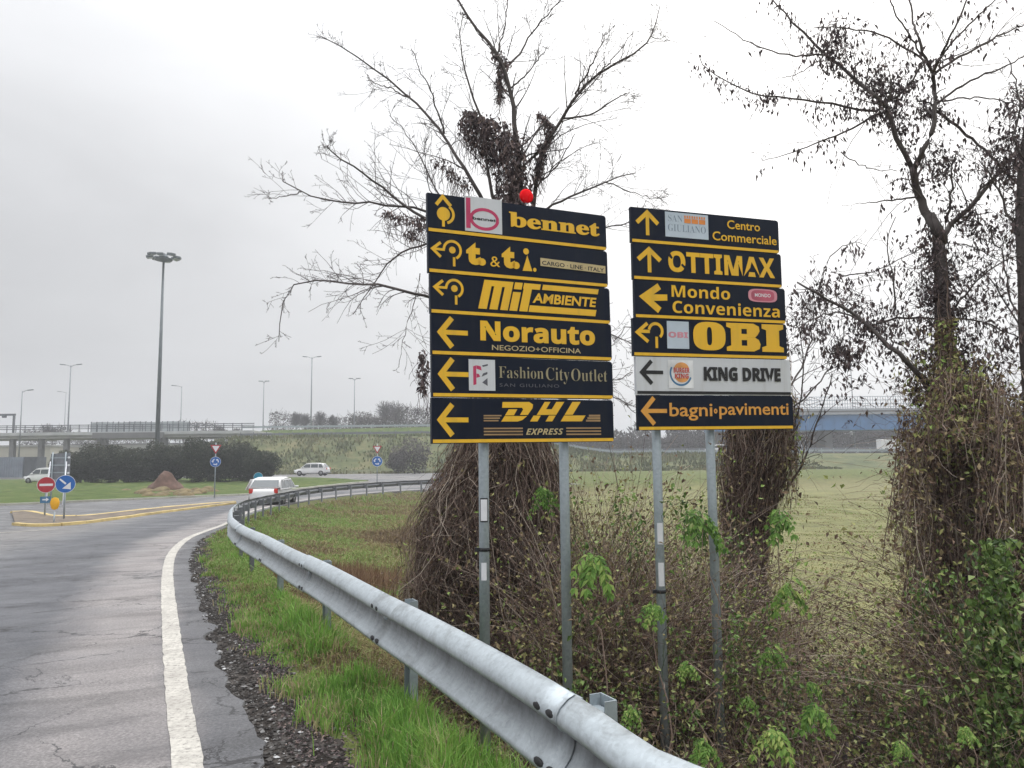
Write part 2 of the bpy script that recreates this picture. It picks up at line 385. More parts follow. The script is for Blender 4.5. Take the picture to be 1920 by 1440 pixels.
# the slope on the left behind the rail stays green rough grass
field = field * sst(-.16, -.02, GX / np.maximum(GY, 1))
bank = sst(104, 109, GY)
G0 = grid_obj('ground', GX, GY, GZ, M_ground, dict(gravel=gravel, dry=dryv, field=field, bank=bank))
tag(G0, kind='structure')

# ------------------------------------------------------------------ asphalt
t = NT('asphalt')
uu, ll = t.attr('u'), t.attr('l')
cv = t.n('ShaderNodeCombineXYZ'); t.l(uu, cv.inputs[0]); t.l(ll, cv.inputs[1])
warp = t.noise(.8, 4, .6, cv.outputs[0]); fine = t.noise(55, 5, .75); mid = t.noise(2.2, 6, .65, t.coord()); 
ur = t.math('ADD', uu, t.math('MULTIPLY', t.math('SUBTRACT', warp, .5), .55))
mr = t.n('ShaderNodeMapRange'); mr.inputs[1].default_value = -8.0; mr.inputs[2].default_value = 1.0; t.l(ur, mr.inputs[0])
D_, Lr = (.082, .085, .094), (.212, .197, .192)
band = t.ramp(mr.outputs[0], [(0.0, (.13, .13, .132)), (.22, (.115, .116, .12)), (.34, (.17, .163, .158)), (.48, (.155, .150, .147)), (.57, (.11, .112, .118)), (.64, D_), (.765, (.080, .082, .090)), (.82, Lr), (.875, (.225, .208, .202)), (.905, (.105, .105, .11)), (1, (.085, .085, .088))])
c = t.mix(.55, band, t.ramp(mid, [(.3, (.35, .35, .36)), (.7, (.65, .64, .63))]), 'OVERLAY')
sp = t.ramp(fine, [(.3, .5), (.5, .96), (.72, 1.6)]); c = t.mix(1.0, c, sp, 'MULTIPLY')
stv = t.n('ShaderNodeMapping'); stv.inputs['Scale'].default_value = (.5, 2.6, 1); t.l(cv.outputs[0], stv.inputs[0]); stn = t.noise(1.0, 6, .62, stv.outputs[0], dist=.8)
c = t.mix(1.0, c, t.ramp(stn, [(.34, .66), (.5, 1.0), (.68, 1.16)]), 'MULTIPLY')
# long cracks: edges of very large warped cells; cross cracks
def crack(sx, sy, scale, width, seed):
    m = t.n('ShaderNodeMapping'); m.inputs['Scale'].default_value = (sx, sy, 1); m.inputs['Location'].default_value = (seed, seed * .7, 0); t.l(cv.outputs[0], m.inputs[0])
    w_ = t.n('ShaderNodeVectorMath', operation='ADD'); t.l(m.outputs[0], w_.inputs[0])
    nn = t.n('ShaderNodeTexNoise'); nn.inputs['Scale'].default_value = 2.4; nn.inputs['Detail'].default_value = 6; nn.inputs['Roughness'].default_value = .65; t.l(m.outputs[0], nn.inputs['Vector'])
    sc = t.n('ShaderNodeVectorMath', operation='SCALE'); t.l(nn.outputs['Color'], sc.inputs[0]); sc.inputs['Scale'].default_value = .5; t.l(sc.outputs[0], w_.inputs[1])
    v = t.n('ShaderNodeTexVoronoi', feature='DISTANCE_TO_EDGE'); v.inputs['Scale'].default_value = scale; t.l(w_.outputs[0], v.inputs['Vector'])
    wv = t.math('MULTIPLY', t.ramp(t.noise(1.1, 3, .6, cv.outputs[0]), [(.35, 0.), (.62, 1.)]), width)
    return t.math('LESS_THAN', v.outputs['Distance'], wv)
ck = t.math('MAXIMUM', crack(.30, .85, .75, .010, 3.1), crack(.55, .42, 1.3, .007, 9.4))
c = t.mix(t.math('MULTIPLY', ck, .8), c, (.022, .021, .022))
# damp dark stains
c = t.mix(t.ramp(t.noise(.55, 5, .6), [(.52, 0.), (.66, .38)]), c, (.075, .075, .085))
t.l(c, t.b.inputs['Base Color'])
t.l(t.ramp(t.noise(.9, 5, .6), [(.35, .42), (.6, .72)]), t.b.inputs['Roughness']); t.b.inputs['Specular IOR Level'].default_value = .35
t.bump(t.math('SUBTRACT', fine, t.math('MULTIPLY', ck, 1.5)), .55, .012); M_asph = t.m

def normals(path):
    T = np.gradient(path, axis=0); T /= np.linalg.norm(T, axis=1, keepdims=True); return np.stack([T[:, 1], -T[:, 0]], 1)
LN = normals(LINE); LL = np.r_[0, np.cumsum(np.linalg.norm(np.diff(LINE, axis=0), axis=1))]
LP2 = resample(np.c_[LINE, LL], 700); LNp = normals(LP2[:, :2])
# smooth normals so that the far left edge does not fold
us = np.r_[np.linspace(-13, -3, 18), np.linspace(-2.6, .1, 12), .22, .31]
edge = .10 * (vnoise(LP2[:, 2], 0 * LP2[:, 2], 2.3, 8) - .3) + .09 * (vnoise(LP2[:, 2], 0 * LP2[:, 2] + 5, 7.0, 9) - .5)
XX = LP2[:, 0][:, None] + LNp[:, 0][:, None] * us; YY = LP2[:, 1][:, None] + LNp[:, 1][:, None] * us
XX[:, -1] += LNp[:, 0] * edge; YY[:, -1] += LNp[:, 1] * edge
ZZ = z0(YY) + .022; ZZ[:, -1] -= .004
UA = np.broadcast_to(us, XX.shape).copy(); LA = np.broadcast_to(LP2[:, 2][:, None], XX.shape)
road = grid_obj('road', XX, YY, ZZ, M_asph, dict(u=UA, l=LA))
# crumbled lip of the asphalt
b = MB(); n = 700
lip = np.stack([np.c_[XX[:, -1], YY[:, -1], ZZ[:, -1]], np.c_[XX[:, -1] + LNp[:, 0] * .03, YY[:, -1] + LNp[:, 1] * .03, ZZ[:, -1] - .07]], 1).reshape(-1, 3)
i = np.arange(n - 1) * 2; b.add(lip, np.stack([i, i + 2, i + 3, i + 1], 1)); b.build('road', M_conc_d, kind='structure')
# roundabout carriageway sheet
rx, ry = np.meshgrid(np.linspace(-75, 22, 200), np.r_[np.linspace(5, 40, 90), np.linspace(40.5, 106, 70)])
ru, rl = dist_path(rx, ry, LINE); ru = ru.reshape(rx.shape)
ok = ((ru < -3.0) & (rx < 0)) | ((ry > 58) & (ru < 3) & (rx < -1)); rr = np.hypot(rx + 30, ry - 60)
grid_obj('roundabout_road', rx, ry, z0(ry) + .014, M_asph, dict(u=np.full(rx.shape, -5.) + .0 * rx + 1.2 * np.sin(rr * .5), l=rl.reshape(rx.shape)), mask=ok)
# painted edge line
t = NT('road_paint')
pn = t.ramp(t.noise(30, 6, .75), [(.36, (.15, .14, .13)), (.46, (.40, .38, .34)), (.7, (.58, .555, .50))])
pn = t.mix(t.ramp(t.noise(2.5, 5, .7), [(.42, 0.), (.7, .7)]), pn, (.27, .25, .225)); t.l(pn, t.b.inputs['Base Color']); t.b.inputs['Roughness'].default_value = .7
t.bump(t.noise(60, 4), .3, .005); M_paint = t.m
def ribbon(path, w, z_off, name, mat, hf=z0, jitter=.006, u0=0.0):
    Nn = normals(path); k = len(path); j = (np.random.default_rng(3).random((k, 2)) - .5) * 2 * jitter
    a = path + Nn * (u0 - w / 2 + j[:, :1]); c_ = path + Nn * (u0 + w / 2 + j[:, 1:])
    V = np.stack([np.c_[a, hf(a[:, 1]) + z_off], np.c_[c_, hf(c_[:, 1]) + z_off]], 1).reshape(-1, 3); i = np.arange(k - 1) * 2
    return MB().add(V, np.stack([i, i + 1, i + 3, i + 2], 1)).build(name, mat, kind='structure')
ribbon(LP2[:, :2], .15, .027, 'edge_line', M_paint)
pl = smooth_path([G(-60, 1004)[:2], G(0, 1001)[:2], G(60, 997)[:2], G(110, 994)[:2]], 60); ribbon(pl, .14, .030, 'lane_line', M_paint)

# ------------------------------------------------------------------ kerbed islands
M_kerb = basic('kerb_stone', (.52, .40, .17), .85, nscale=1.5, var=.25, bump=.15)
M_kerb2 = basic('kerb_stone_pale', (.40, .39, .33), .85, nscale=1.2, var=.22, bump=.15)
M_islet = basic('island_gravelly_asphalt', (.13, .105, .08), .95, nscale=2.5, var=.45, bump=.5)
t = NT('short_grass'); t.l(t.ramp(t.noise(.8, 7, .7), [(.3, (.035, .055, .015)), (.5, (.07, .105, .025)), (.72, (.14, .14, .05))]), t.b.inputs['Base Color'])
t.b.inputs['Roughness'].default_value = .95; t.b.inputs['Specular IOR Level'].default_value = .15; t.bump(t.noise(12, 6, .7), .8, .05); M_sgrass = t.m
def sweep(b, path, z, prof, closed=False, mi=0, pv=None):
    Nn = normals(path); k = len(path); m = len(prof); pr = np.array(prof)
    V = np.stack([path[:, None, 0] + Nn[:, None, 0] * pr[None, :, 0], path[:, None, 1] + Nn[:, None, 1] * pr[None, :, 0], np.asarray(z)[:, None] + pr[None, :, 1]], -1).reshape(-1, 3)
    i = np.arange(k - 1)[:, None] * m; j = np.arange(m)[None]; j2 = (j + 1) % m
    F = np.stack([i + j, i + j2, i + m + j2, i + m + j], -1).reshape(-1, 4)
    b.add(V, F, mi=mi, var=.5 if pv is None else np.tile(pv, k)); e0 = b.n - k * m
    b.f.append(np.array([list(range(e0 + m - 1, e0 - 1, -1))])); b.f.append(np.array([list(range(b.n - m, b.n))])); b.mi.append(np.zeros(2)); b.sm.append(np.zeros(2, bool))
def kerb(path, parent, mat, length=1.0, w_=.20, h_=.105, lift=.0):
    tot = np.linalg.norm(np.diff(path, axis=0), axis=1).sum(); n = max(2, int(tot / length)); fine_ = resample(path, n * 4 + 1)
    for i in range(n):
        sg = fine_[i * 4:i * 4 + 5].copy(); d_ = sg[-1] - sg[0]; d_ /= np.linalg.norm(d_) + 1e-9; sg[0] += d_ * .008; sg[-1] -= d_ * .008
        b = MB(); hh = h_ + random.uniform(-.008, .008); ww = w_ / 2
        sweep(b, sg, z0(sg[:, 1]) + lift, [(-ww, -.08), (-ww, hh - .03), (-ww + .03, hh), (ww - .01, hh), (ww, -.08)]); b.build('kerb_stone', mat, parent)
def between(name, A, B, z_off, mat, n=60, m=8, parent=None, kind=None, rough=0):
    A = resample(A, n); B = resample(B, n); tt = np.linspace(0, 1, m)[:, None, None]; P = A[None] * (1 - tt) + B[None] * tt
    Z = z0(P[..., 1]) + z_off + rough * (vnoise(P[..., 0], P[..., 1], .8, 4) - .3) * (np.sin(np.linspace(0, np.pi, m))[:, None])
    return grid_obj(name, P[..., 0], P[..., 1], Z, mat, parent=parent, kind=kind)
P2 = lambda L_: np.array([G(a, b)[:2] for a, b in L_])
low = smooth_path(P2([(28, 986), (60, 989), (110, 988), (160, 983), (220, 975), (300, 963), (380, 953), (440, 945.5)]), 60)
upp = smooth_path(P2([(22, 963), (50, 961), (76, 966), (100, 972), (150, 972), (220, 964), (300, 955), (380, 948), (440, 943.5)]), 60)
isl = empty('traffic_island', (0, 0, 0), label='long narrow kerbed splitter island with a yellow cream kerb at the left of the road', cat='traffic island')
between('island_top', low, upp, .085, M_islet, parent=isl, rough=.03)
kerb(low, isl, M_kerb, 1.0); kerb(upp[::-1], isl, M_kerb, 1.0)
fr = smooth_path(P2([(-420, 965), (-200, 957), (0, 949), (140, 943), (230, 939), (300, 936), (400, 932), (470, 929), (560, 918), (640, 909), (690, 904)]), 120)
bk = smooth_path(np.array([PD(-420, 900, 86)[:2], PD(0, 895, 86)[:2], PD(300, 893, 84)[:2], PD(520, 893, 84)[:2], PD(620, 893, 80)[:2], PD(690, 897, 70)[:2]]), 120)
rg = between('roundabout_grass', fr, bk, .115, M_sgrass, 120, 40, kind='structure', rough=.25)
kerb(fr, rg, M_kerb2, 2.0, .25, .13)

# ------------------------------------------------------------------ guard rail
gr_ = empty('guard_rail', (RAIL[20][0], RAIL[20][1], 0), label='long galvanised W-beam guard rail on steel posts curving along the road edge', cat='guard rail')
def rail_children(parent):
    org = np.array([parent.location.x, parent.location.y, 0.])
    cum = np.r_[0, np.cumsum(np.linalg.norm(np.diff(RAIL, axis=0), axis=1))]
    prof = [(.060, 0), (.080, .008), (.087, .024), (.082, .040), (.056, .066), (.030, .098), (.016, .130), (.011, .165), (.013, .188), (.070, .204), (.084, .213), (.089, .228), (.087, .248), (.072, .272), (.040, .298), (.010, .31)]
    prof = [(-o, z) for o, z in prof]; prof = prof + [(o + .005, z) for o, z in prof[::-1]]
    pv_ = np.array([np.interp(z, [0, .02, .045, .09, .15, .19, .205, .23, .31], [.25, .0, .25, .6, 1.0, 1.1, .5, .0, .08]) for o, z in prof])  # painted shade by profile height, strongest in the valley under the upper wave
    tot = cum[-1]; seg = 2.3; l315 = float(np.interp(-3.15, -RAIL[::-1, 1], cum[::-1])) if False else float(cum[np.argmin(np.abs(RAIL[:70, 1] - 3.15))]); off0 = l315 % seg; n = int((tot - off0) / seg)
    k0 = 0
    def at(l): return np.array([np.interp(l, cum, RAIL[:, 0]), np.interp(l, cum, RAIL[:, 1])])
    for i in range(n):
        a, b_ = off0 + i * seg, off0 + (i + 1) * seg; m = 16 if i < 10 else 6
        ls_ = np.linspace(a - .16, b_, m); P = np.array([at(l) for l in ls_]); zz = z0(P[:, 1]) + RT - .31 + .006 * np.sin(ls_ * 1.7 + i)
        if P[0, 1] < 4:  # bent lower where something has hit the end
            dd = np.exp(-((P[:, 1] - 2.35) / .35) ** 2); zz = zz - .03 * dd
        lap = 0.004 * (i % 2)
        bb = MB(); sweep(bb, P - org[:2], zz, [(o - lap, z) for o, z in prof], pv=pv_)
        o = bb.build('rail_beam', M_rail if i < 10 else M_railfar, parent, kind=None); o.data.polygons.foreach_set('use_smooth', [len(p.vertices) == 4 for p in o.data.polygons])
    # posts every 2 m, spacer behind the beam
    bl = off0 - .1 if off0 > .3 else off0 + seg - .1
    posts = 0
    while bl < tot - .5:
        p = at(bl); q = at(bl + .05); d_ = (q - p) / np.linalg.norm(q - p); nrm = np.array([d_[1], -d_[0]]); zt = z0(p[1])
        ang = math.atan2(d_[1], d_[0]); near_ = p[1] < 30
        pm = M_galv if p[1] < 11 else M_railfar
        bb = MB(); bb.box(-.05, .05, -.035, .035, -1.2, RT + .02 if posts % 1 == 0 else RT); c = p + nrm * .165
        # C-shaped post: web and two flanges
        bb = MB(); bb.box(-.055, .055, -.003, .003, -1.2, RT - .05); bb.box(-.055, -.049, .003, .05, -1.2, RT - .05); bb.box(.049, .055, .003, .05, -1.2, RT - .05)
        o = bb.build('rail_post', pm, parent, (c[0] - org[0], c[1] - org[1], zt), (0, 0, ang))
        bb = MB(); bb.box(-.05, .05, .02, .150, RT - .27, RT - .09); bb.box(-.062, .062, .0, .02, RT - .28, RT - .02)
        c2 = p
        bb.build('spacer_block', pm, parent, (c2[0] - org[0], c2[1] - org[1], zt), (0, 0, ang + math.pi), bevel=0)
        for ch in (parent.children[-1],): ch.rotation_euler = (0, 0, ang); ch.scale = (1, -1, 1)
        posts += 1; bl += seg
    # bolts and slots at the beam laps
    for i in range(0, 9):
        for dl, zz in ((-.14, .235), (-.04, .235), (-.14, .035), (-.04, .035), (-.09, .163)):
            l = off0 + i * seg + dl + .03; p = at(l); q = at(l + .05); d_ = (q - p) / np.linalg.norm(q - p); nrm = np.array([d_[1], -d_[0]])
            out_ = -.0885 if zz != .163 else -.016
            c = p + nrm * out_; bb = MB(); bb.lathe([(0, .005), (.015, .0045), (.020, .0), (.020, -.006)], 10); ang = math.atan2(-nrm[1], -nrm[0])
            o = bb.build('bolt', M_slot if zz != .163 else M_galv, parent, (c[0] - org[0], c[1] - org[1], z0(p[1]) + RT - .31 + zz + .006 * math.sin(l * 1.7 + i)), (0, R_(90), ang)); o.scale = (.8, 1.9, 1)
rail_children(gr_)

# ------------------------------------------------------------------ direction signs
def text_mesh(s, off=0.0, shear=0.0, space=1.0):
    c = bpy.data.curves.new('lettering', 'FONT'); c.body = s; c.offset = off; c.shear = shear; c.space_character = space; c.resolution_u = 3
    o = bpy.data.objects.new('lettering', c); COL.objects.link(o); dg = bpy.context.evaluated_depsgraph_get()
    me = bpy.data.meshes.new_from_object(o.evaluated_get(dg)); bpy.data.objects.remove(o); bpy.data.curves.remove(c)
    V = np.empty(len(me.vertices) * 3, np.float32); me.vertices.foreach_get('co', V); V = V.reshape(-1, 3)
    F = [list(p.vertices) for p in me.polygons]; bpy.data.meshes.remove(me); return V[:, :2], F
LAY = [0]
class Flat:
    """flat print on a panel face; coordinates in panel millimetres (x to the right, z up), layered in steps of 0.3 mm"""
    def __init__(s, W, H, thick): s.W, s.H, s.t = W, H, thick; s.k = 0
    def put(s, name, V2, F, mat, parent, lay=None):
        s.k += 1; y = -(s.t / 2 + .0012 + .00035 * (s.k if lay is None else lay))
        V = np.c_[V2[:, 0] / 1000., np.full(len(V2), y), V2[:, 1] / 1000.]
        b = MB(); F3 = [f for f in F if len(f) == 3]; F4 = [f for f in F if len(f) == 4]; Fo = [f for f in F if len(f) > 4]
        b.add(V, np.array(F3 if F3 else np.zeros((0, 3), int)).reshape(-1, 3))
        o0 = 0
        if F4: b.f.append(np.array(F4)); b.mi.append(np.zeros(len(F4))); b.sm.append(np.zeros(len(F4), bool))
        for f in Fo: b.f.append(np.array([f])); b.mi.append(np.zeros(1)); b.sm.append(np.zeros(1, bool))
        return b.build(name, mat, parent)
    def text(s, txt, x0, x1, z0_, z1, mat, parent, off=0, shear=0, name='lettering', space=1.0):
        V, F = text_mesh(txt, off, shear, space); a = V.min(0); c = V.max(0); V = (V - a) / (c - a) * [x1 - x0, z1 - z0_] + [x0, z0_]
        return s.put(name, V, F, mat, parent)
    def polys(s, P, mat, parent, name='lettering'):
        """several non overlapping polygons (may be concave) in one print"""
        V = []; F = []
        from mathutils.geometry import tessellate_polygon
        for p in P:
            n0 = len(V); V += list(p)
            for tri in tessellate_polygon([[Vector((q[0], q[1], 0)) for q in p]]):
                a, b_, c_ = [n0 + q for q in tri]; A, B, C_ = (np.array(V[k]) for k in (a, b_, c_))
                F.append([a, b_, c_] if (B - A)[0] * (C_ - A)[1] - (B - A)[1] * (C_ - A)[0] > 0 else [a, c_, b_])
        return s.put(name, np.array(V, float), F, mat, parent)
    def stroke(s, pts, wd): 
        p = np.array(pts, float); T = np.gradient(p, axis=0); 
        seg = np.diff(p, axis=0); seg /= np.linalg.norm(seg, axis=1, keepdims=True); n_ = np.stack([-seg[:, 1], seg[:, 0]], 1)
        nn = np.vstack([n_[:1], (n_[1:] + n_[:-1]), n_[-1:]]); nn[1:-1] /= np.maximum((nn[1:-1] ** 2).sum(1, keepdims=True), .3) / 2
        a = p + nn * wd / 2; b_ = p - nn * wd / 2; return [np.array([b_[i], b_[i + 1], a[i + 1], a[i]]) for i in range(len(p) - 1)]
    def arrow_left(s, mat, parent, x=42, zc=135, hw=92, L_=192, w_=30, head=92):
        s.polys(s.stroke([(x + head, zc + hw), (x + 10, zc), (x + head, zc - hw)], w_ * 1.15), mat, parent, 'arrow'); s.polys([[(x + 24, zc - w_ / 2), (x + L_, zc - w_ / 2), (x + L_, zc + w_ / 2), (x + 24, zc + w_ / 2)]], mat, parent, 'arrow')
    def arrow_up(s, mat, parent, x=120, z_=228, hw=72, L_=178, w_=26, head=88):
        s.polys(s.stroke([(x - hw, z_ - head), (x, z_ - 12), (x + hw, z_ - head)], w_ * 1.15), mat, parent, 'arrow'); s.polys([[(x - w_ / 2, z_ - L_), (x + w_ / 2, z_ - L_), (x + w_ / 2, z_ - 22), (x - w_ / 2, z_ - 22)]], mat, parent, 'arrow')
    def ring(s, cx, cz, r, a0, a1, wd, mat, parent, name='ring', n=26, ry=None):
        th = np.linspace(R_(a0), R_(a1), n); s.polys(s.stroke(np.c_[cx + r * np.cos(th), cz + (ry or r) * np.sin(th)], wd), mat, parent, name)
    def disc(s, cx, cz, rx, rz, mat, parent, name='dot', n=28, a0=0, a1=360):
        th = np.linspace(R_(a0), R_(a1), n, endpoint=(a1 - a0) < 360); s.polys([np.c_[cx + rx * np.cos(th), cz + rz * np.sin(th)]], mat, parent, name)
    def rect(s, x0, x1, z0_, z1, mat, parent, name='plate'): s.polys([[(x0, z0_), (x1, z0_), (x1, z1), (x0, z1)]], mat, parent, name)
PW, PT = 1.25, .028
def panel(parent, zb, h, dx, face, stripe, label, w_=PW, rcorner=True):
    """one board: the stripe is its lower border"""
    r = .018; x0, x1 = dx, dx + w_; g = .003
    pts = [(0, 0), (w_ - r, 0), (w_, r), (w_, h - g - r), (w_ - .3 * r, h - g - .3 * r), (w_ - r, h - g), (0, h - g)]
    b = MB(); b.prism(pts, -PT / 2, PT / 2)
    o = b.build('sign_panel', face, parent, (x0, 0, zb)); tag(o, label)
    f = Flat(w_ * 1000, h * 1000, PT)
    if stripe is not None: f.rect(6, w_ * 1000 - 6, 4, 24, stripe, o, 'border_stripe')
    return o, f
def sign_frame(BL, yaw, tilt, lean, label):
    root = empty('direction_sign', (0, 0, 0), label=label, cat='direction sign', group='pole mounted direction signs beside the guard rail')
    fr_ = Matrix.Translation(BL) @ Matrix.Rotation(R_(yaw), 4, 'Z') @ Matrix.Rotation(R_(lean), 4, 'X') @ Matrix.Rotation(R_(tilt), 4, 'Y')
    return root, fr_
def crop_map(W, H, x0, x1, topL, topR, botL, botR, ratio):
    """maps a point of an enlarged view of the photo to panel millimetres"""
    def f(x, y):
        t_ = (x - x0) / (x1 - x0); s_ = t_ / (ratio - (ratio - 1) * t_); top = topL + (topR - topL) * t_; bot = botL + (botR - botL) * t_
        return (s_ * W, (bot - y) / (bot - top) * H)
    return f
S1, F1 = sign_frame((-.485, 4.498, 1.657), 25.27, -.75, .7, 'left direction sign with six dark boards on two round grey posts')
S2, F2 = sign_frame((.824, 5.075, 1.743), 19.0, -.75, 1.78, 'right direction sign with one white board among dark ones on two posts')
def on(root, Fm):
    ch = [c for c in root.children if c.name.startswith('sign_panel')]
    for c in ch: c.matrix_local = Fm @ c.matrix_local @ Matrix.Rotation(R_(_jr.uniform(-.14, .14)), 4, 'Y') @ Matrix.Rotation(R_(_jr.uniform(-.5, .5)), 4, 'X')
hs = [z / 468 * 1.5 for z in (75, 77, 76, 77, 78, 85)]
zb = []; zz = 1.5
for h_ in hs: zz -= h_; zb.append(zz)
W_ = 1250
# 1
_jr = random.Random(3)
p, f = panel(S1, zb[0], hs[0], -.006, M_navy, M_yel, 'dark board with a pink b emblem reading bennet')
m = crop_map(W_, hs[0] * 1000, 105, 1752, 108, 320, 476, 636, 1.1)
f.polys(f.stroke([m(185, 225), m(245, 150), m(318, 240)], 22), M_yel, p, 'arrow'); cx, cz = m(250, 312)
f.disc(cx, cz, 42, 42, M_yel, p); f.ring(cx + 10, cz, 54, -75, 60, 17, M_yel, p); f.polys([[(cx - 10, cz - 78), (cx + 8, cz - 78), (cx + 8, cz - 40), (cx - 10, cz - 40)]], M_yel, p, 'arrow')
a = m(445, 470); c = m(785, 190); f.rect(a[0], c[0], a[1] + 4, c[1] + 4, M_white, p, 'emblem_plate')
x0_, z0__ = a[0], a[1]; w0 = c[0] - a[0]; h0 = c[1] - a[1]
M_rose = basic('print_rose', (.52, .035, .12), .5, nscale=9, var=.1)
f.rect(x0_ + .03 * w0, x0_ + .15 * w0, z0__ + .1 * h0, z0__ + .97 * h0, M_rose, p, 'emblem'); f.ring(x0_ + .52 * w0, z0__ + .40 * h0, .36 * w0, 0, 360, 20, M_rose, p, 'emblem', ry=.28 * h0)
f.text('bennet', x0_ + .2 * w0, x0_ + .84 * w0, z0__ + .36 * h0, z0__ + .45 * h0, M_black, p, .03, name='emblem')
a = m(850, 425); c = m(1690, 350); f.text('𝐛𝐞𝐧𝐧𝐞𝐭', a[0], c[0], m(870, 425)[1], m(870, 288)[1], M_yel, p, .022)
# 2
p, f = panel(S1, zb[1], hs[1], -.003, M_navy, M_yel, 'dark board reading t. & t.i. with a roundabout arrow')
m = crop_map(W_, hs[1] * 1000, 112, 1762, 478, 645, 860, 972, 1.1)
def roundarrow(m, head, c, r, tail, dot=True):
    hx, hz = m(*head); cx, cz = m(*c); rr_ = r
    f.polys(f.stroke([(hx + 52, hz + 44), (hx, hz + 2), (hx + 52, hz - 44)], 18), M_yel, p, 'arrow'); f.ring(cx, cz, rr_, 178, -62, 16, M_yel, p)
    f.rect(hx + 14, cx - rr_ + 6, hz - 6, hz + 9, M_yel, p, 'arrow')
    if dot: f.disc(cx, cz, 21, 21, M_yel, p)
    tx, tz = m(*tail); f.rect(cx + rr_ * .18 - 7, cx + rr_ * .18 + 9, tz, cz - rr_ * .80, M_yel, p, 'arrow')
roundarrow(m, (150, 640), (330, 650), 54, (328, 800))
f.text('t.', m(455, 0)[0], m(635, 0)[0], m(520, 785)[1], m(520, 575)[1], M_yel, p, .07)
f.text('&', m(675, 0)[0], m(765, 0)[0], m(720, 800)[1], m(720, 705)[1], M_yel, p, 0)
f.text('t.', m(780, 0)[0], m(945, 0)[0], m(840, 812)[1], m(840, 610)[1], M_yel, p, .07)
f.polys([[m(970, 832), m(1060, 835), m(1015, 690)]], M_yel, p); f.disc(*m(1005, 655), 20, 20, M_yel, p); f.disc(*m(1082, 822), 12, 13, M_yel, p)
f.polys([[m(1135, 785), m(1738, 848), m(1738, 782), m(1135, 712)]], M_cream, p, 'name_strip')
V, F = text_mesh('CARGO · LINE · ITALY', .02); V = (V - V.min(0)) / (V.max(0) - V.min(0)); a = m(1150, 0)[0]; c = m(1725, 0)[0]
zl = m(1150, 775)[1]; zr = m(1725, 838)[1]; ht = 27
f.put('lettering', np.c_[a + V[:, 0] * (c - a), zl + V[:, 0] * (zr - zl) + V[:, 1] * ht], F, M_black, p)
# 3
p, f = panel(S1, zb[2], hs[2], .008, M_navy, M_yel, 'dark board with slanted block letters MIT AMBIENTE')
m = crop_map(W_, hs[2] * 1000, 130, 1782, 865, 985, 1240, 1335, 1.1)
roundarrow(m, (170, 1000), (348, 1012), 52, (350, 1160))
xb = lambda x, y: m(x, y)[0]
def para(xl0, xr0, xl1, xr1, zlo, zhi): return [(xl0, zlo), (xr0, zlo), (xr1, zhi), (xl1, zhi)]
lo_, hi_ = m(620, 1195)[1] - 2, m(620, 925)[1]
sx = lambda x, z_: xb(x, 1200) + (z_ - lo_) / (hi_ - lo_) * 44
def slant(xa, xc, za, zb_): return [(sx(xa, za), za), (sx(xc, za), za), (sx(xc, zb_), zb_), (sx(xa, zb_), zb_)]
mid_ = lo_ + (hi_ - lo_) * .80
f.polys([slant(562, 640, lo_, mid_), slant(664, 738, lo_, mid_), slant(762, 832, lo_, mid_), slant(562, 832, mid_, hi_)], M_yel, p)
f.polys([slant(846, 918, lo_, lo_ + (hi_ - lo_) * .66), slant(846, 918, lo_ + (hi_ - lo_) * .76, hi_)], M_yel, p)
f.polys([slant(936, 1012, lo_, mid_), slant(930, 1085, mid_, hi_)], M_yel, p)
zt_, zb2 = hi_ + 2, lo_
f.polys([slant(1105, 1625, mid_ + 2, zt_ - 2), slant(1022, 1640, zb2, zb2 + 42)], M_yel, p)
f.text('AMBIENTE', m(1060, 0)[0], m(1655, 0)[0], zb2 + 60, mid_ - 22, M_yel, p, .03, .15)
# 4
p, f = panel(S1, zb[3], hs[3], .012, M_navy, M_yel, 'dark board reading Norauto over NEGOZIO+OFFICINA')
m = crop_map(W_, hs[3] * 1000, 135, 1795, 12, 88, 396, 462, 1.1)
f.arrow_left(M_yel, p, 46, 137, 88, 185, 29, 84)
f.text('𝗡𝗼𝗿𝗮𝘂𝘁𝗼', m(580, 0)[0], m(1640, 0)[0], m(650, 268)[1], m(650, 78)[1], M_yel, p, .026)
f.text('NEGOZIO+OFFICINA', m(685, 0)[0], m(1505, 0)[0], m(700, 355)[1] , m(700, 305)[1], M_cream, p, .008)
# 5
p, f = panel(S1, zb[4], hs[4], .014, M_navy, M_yel, 'dark board with a square white and red emblem reading Fashion City Outlet')
m = crop_map(W_, hs[4] * 1000, 135, 1805, 396, 462, 780, 808, 1.1)
f.arrow_left(M_yel, p, 46, 137, 92, 185, 29, 84)
a = m(470, 722); c = m(712, 450); f.rect(a[0], c[0], a[1], c[1] + 2, M_white, p, 'emblem_plate')
q = lambda x, y: (a[0] + (x - 470) / 242 * (c[0] - a[0]), a[1] + (722 - y) / 272 * (c[1] - a[1]))
f.polys([[q(510, 675), q(538, 668), q(538, 500), q(510, 510)], [q(540, 530), q(588, 545), q(580, 508), q(540, 500)], [q(540, 610), q(575, 600), q(560, 575), q(540, 572)]], M_rose, p, 'emblem')
f.polys([[q(590, 500), q(645, 485), q(645, 500), q(600, 512)], [q(585, 600), q(640, 575), q(640, 555), q(600, 570)], [q(590, 650), q(640, 680), q(640, 610)]], M_dim, p, 'emblem')
M_fco = basic('print_grey_gold', (.33, .29, .17), .5, nscale=9, var=.1)
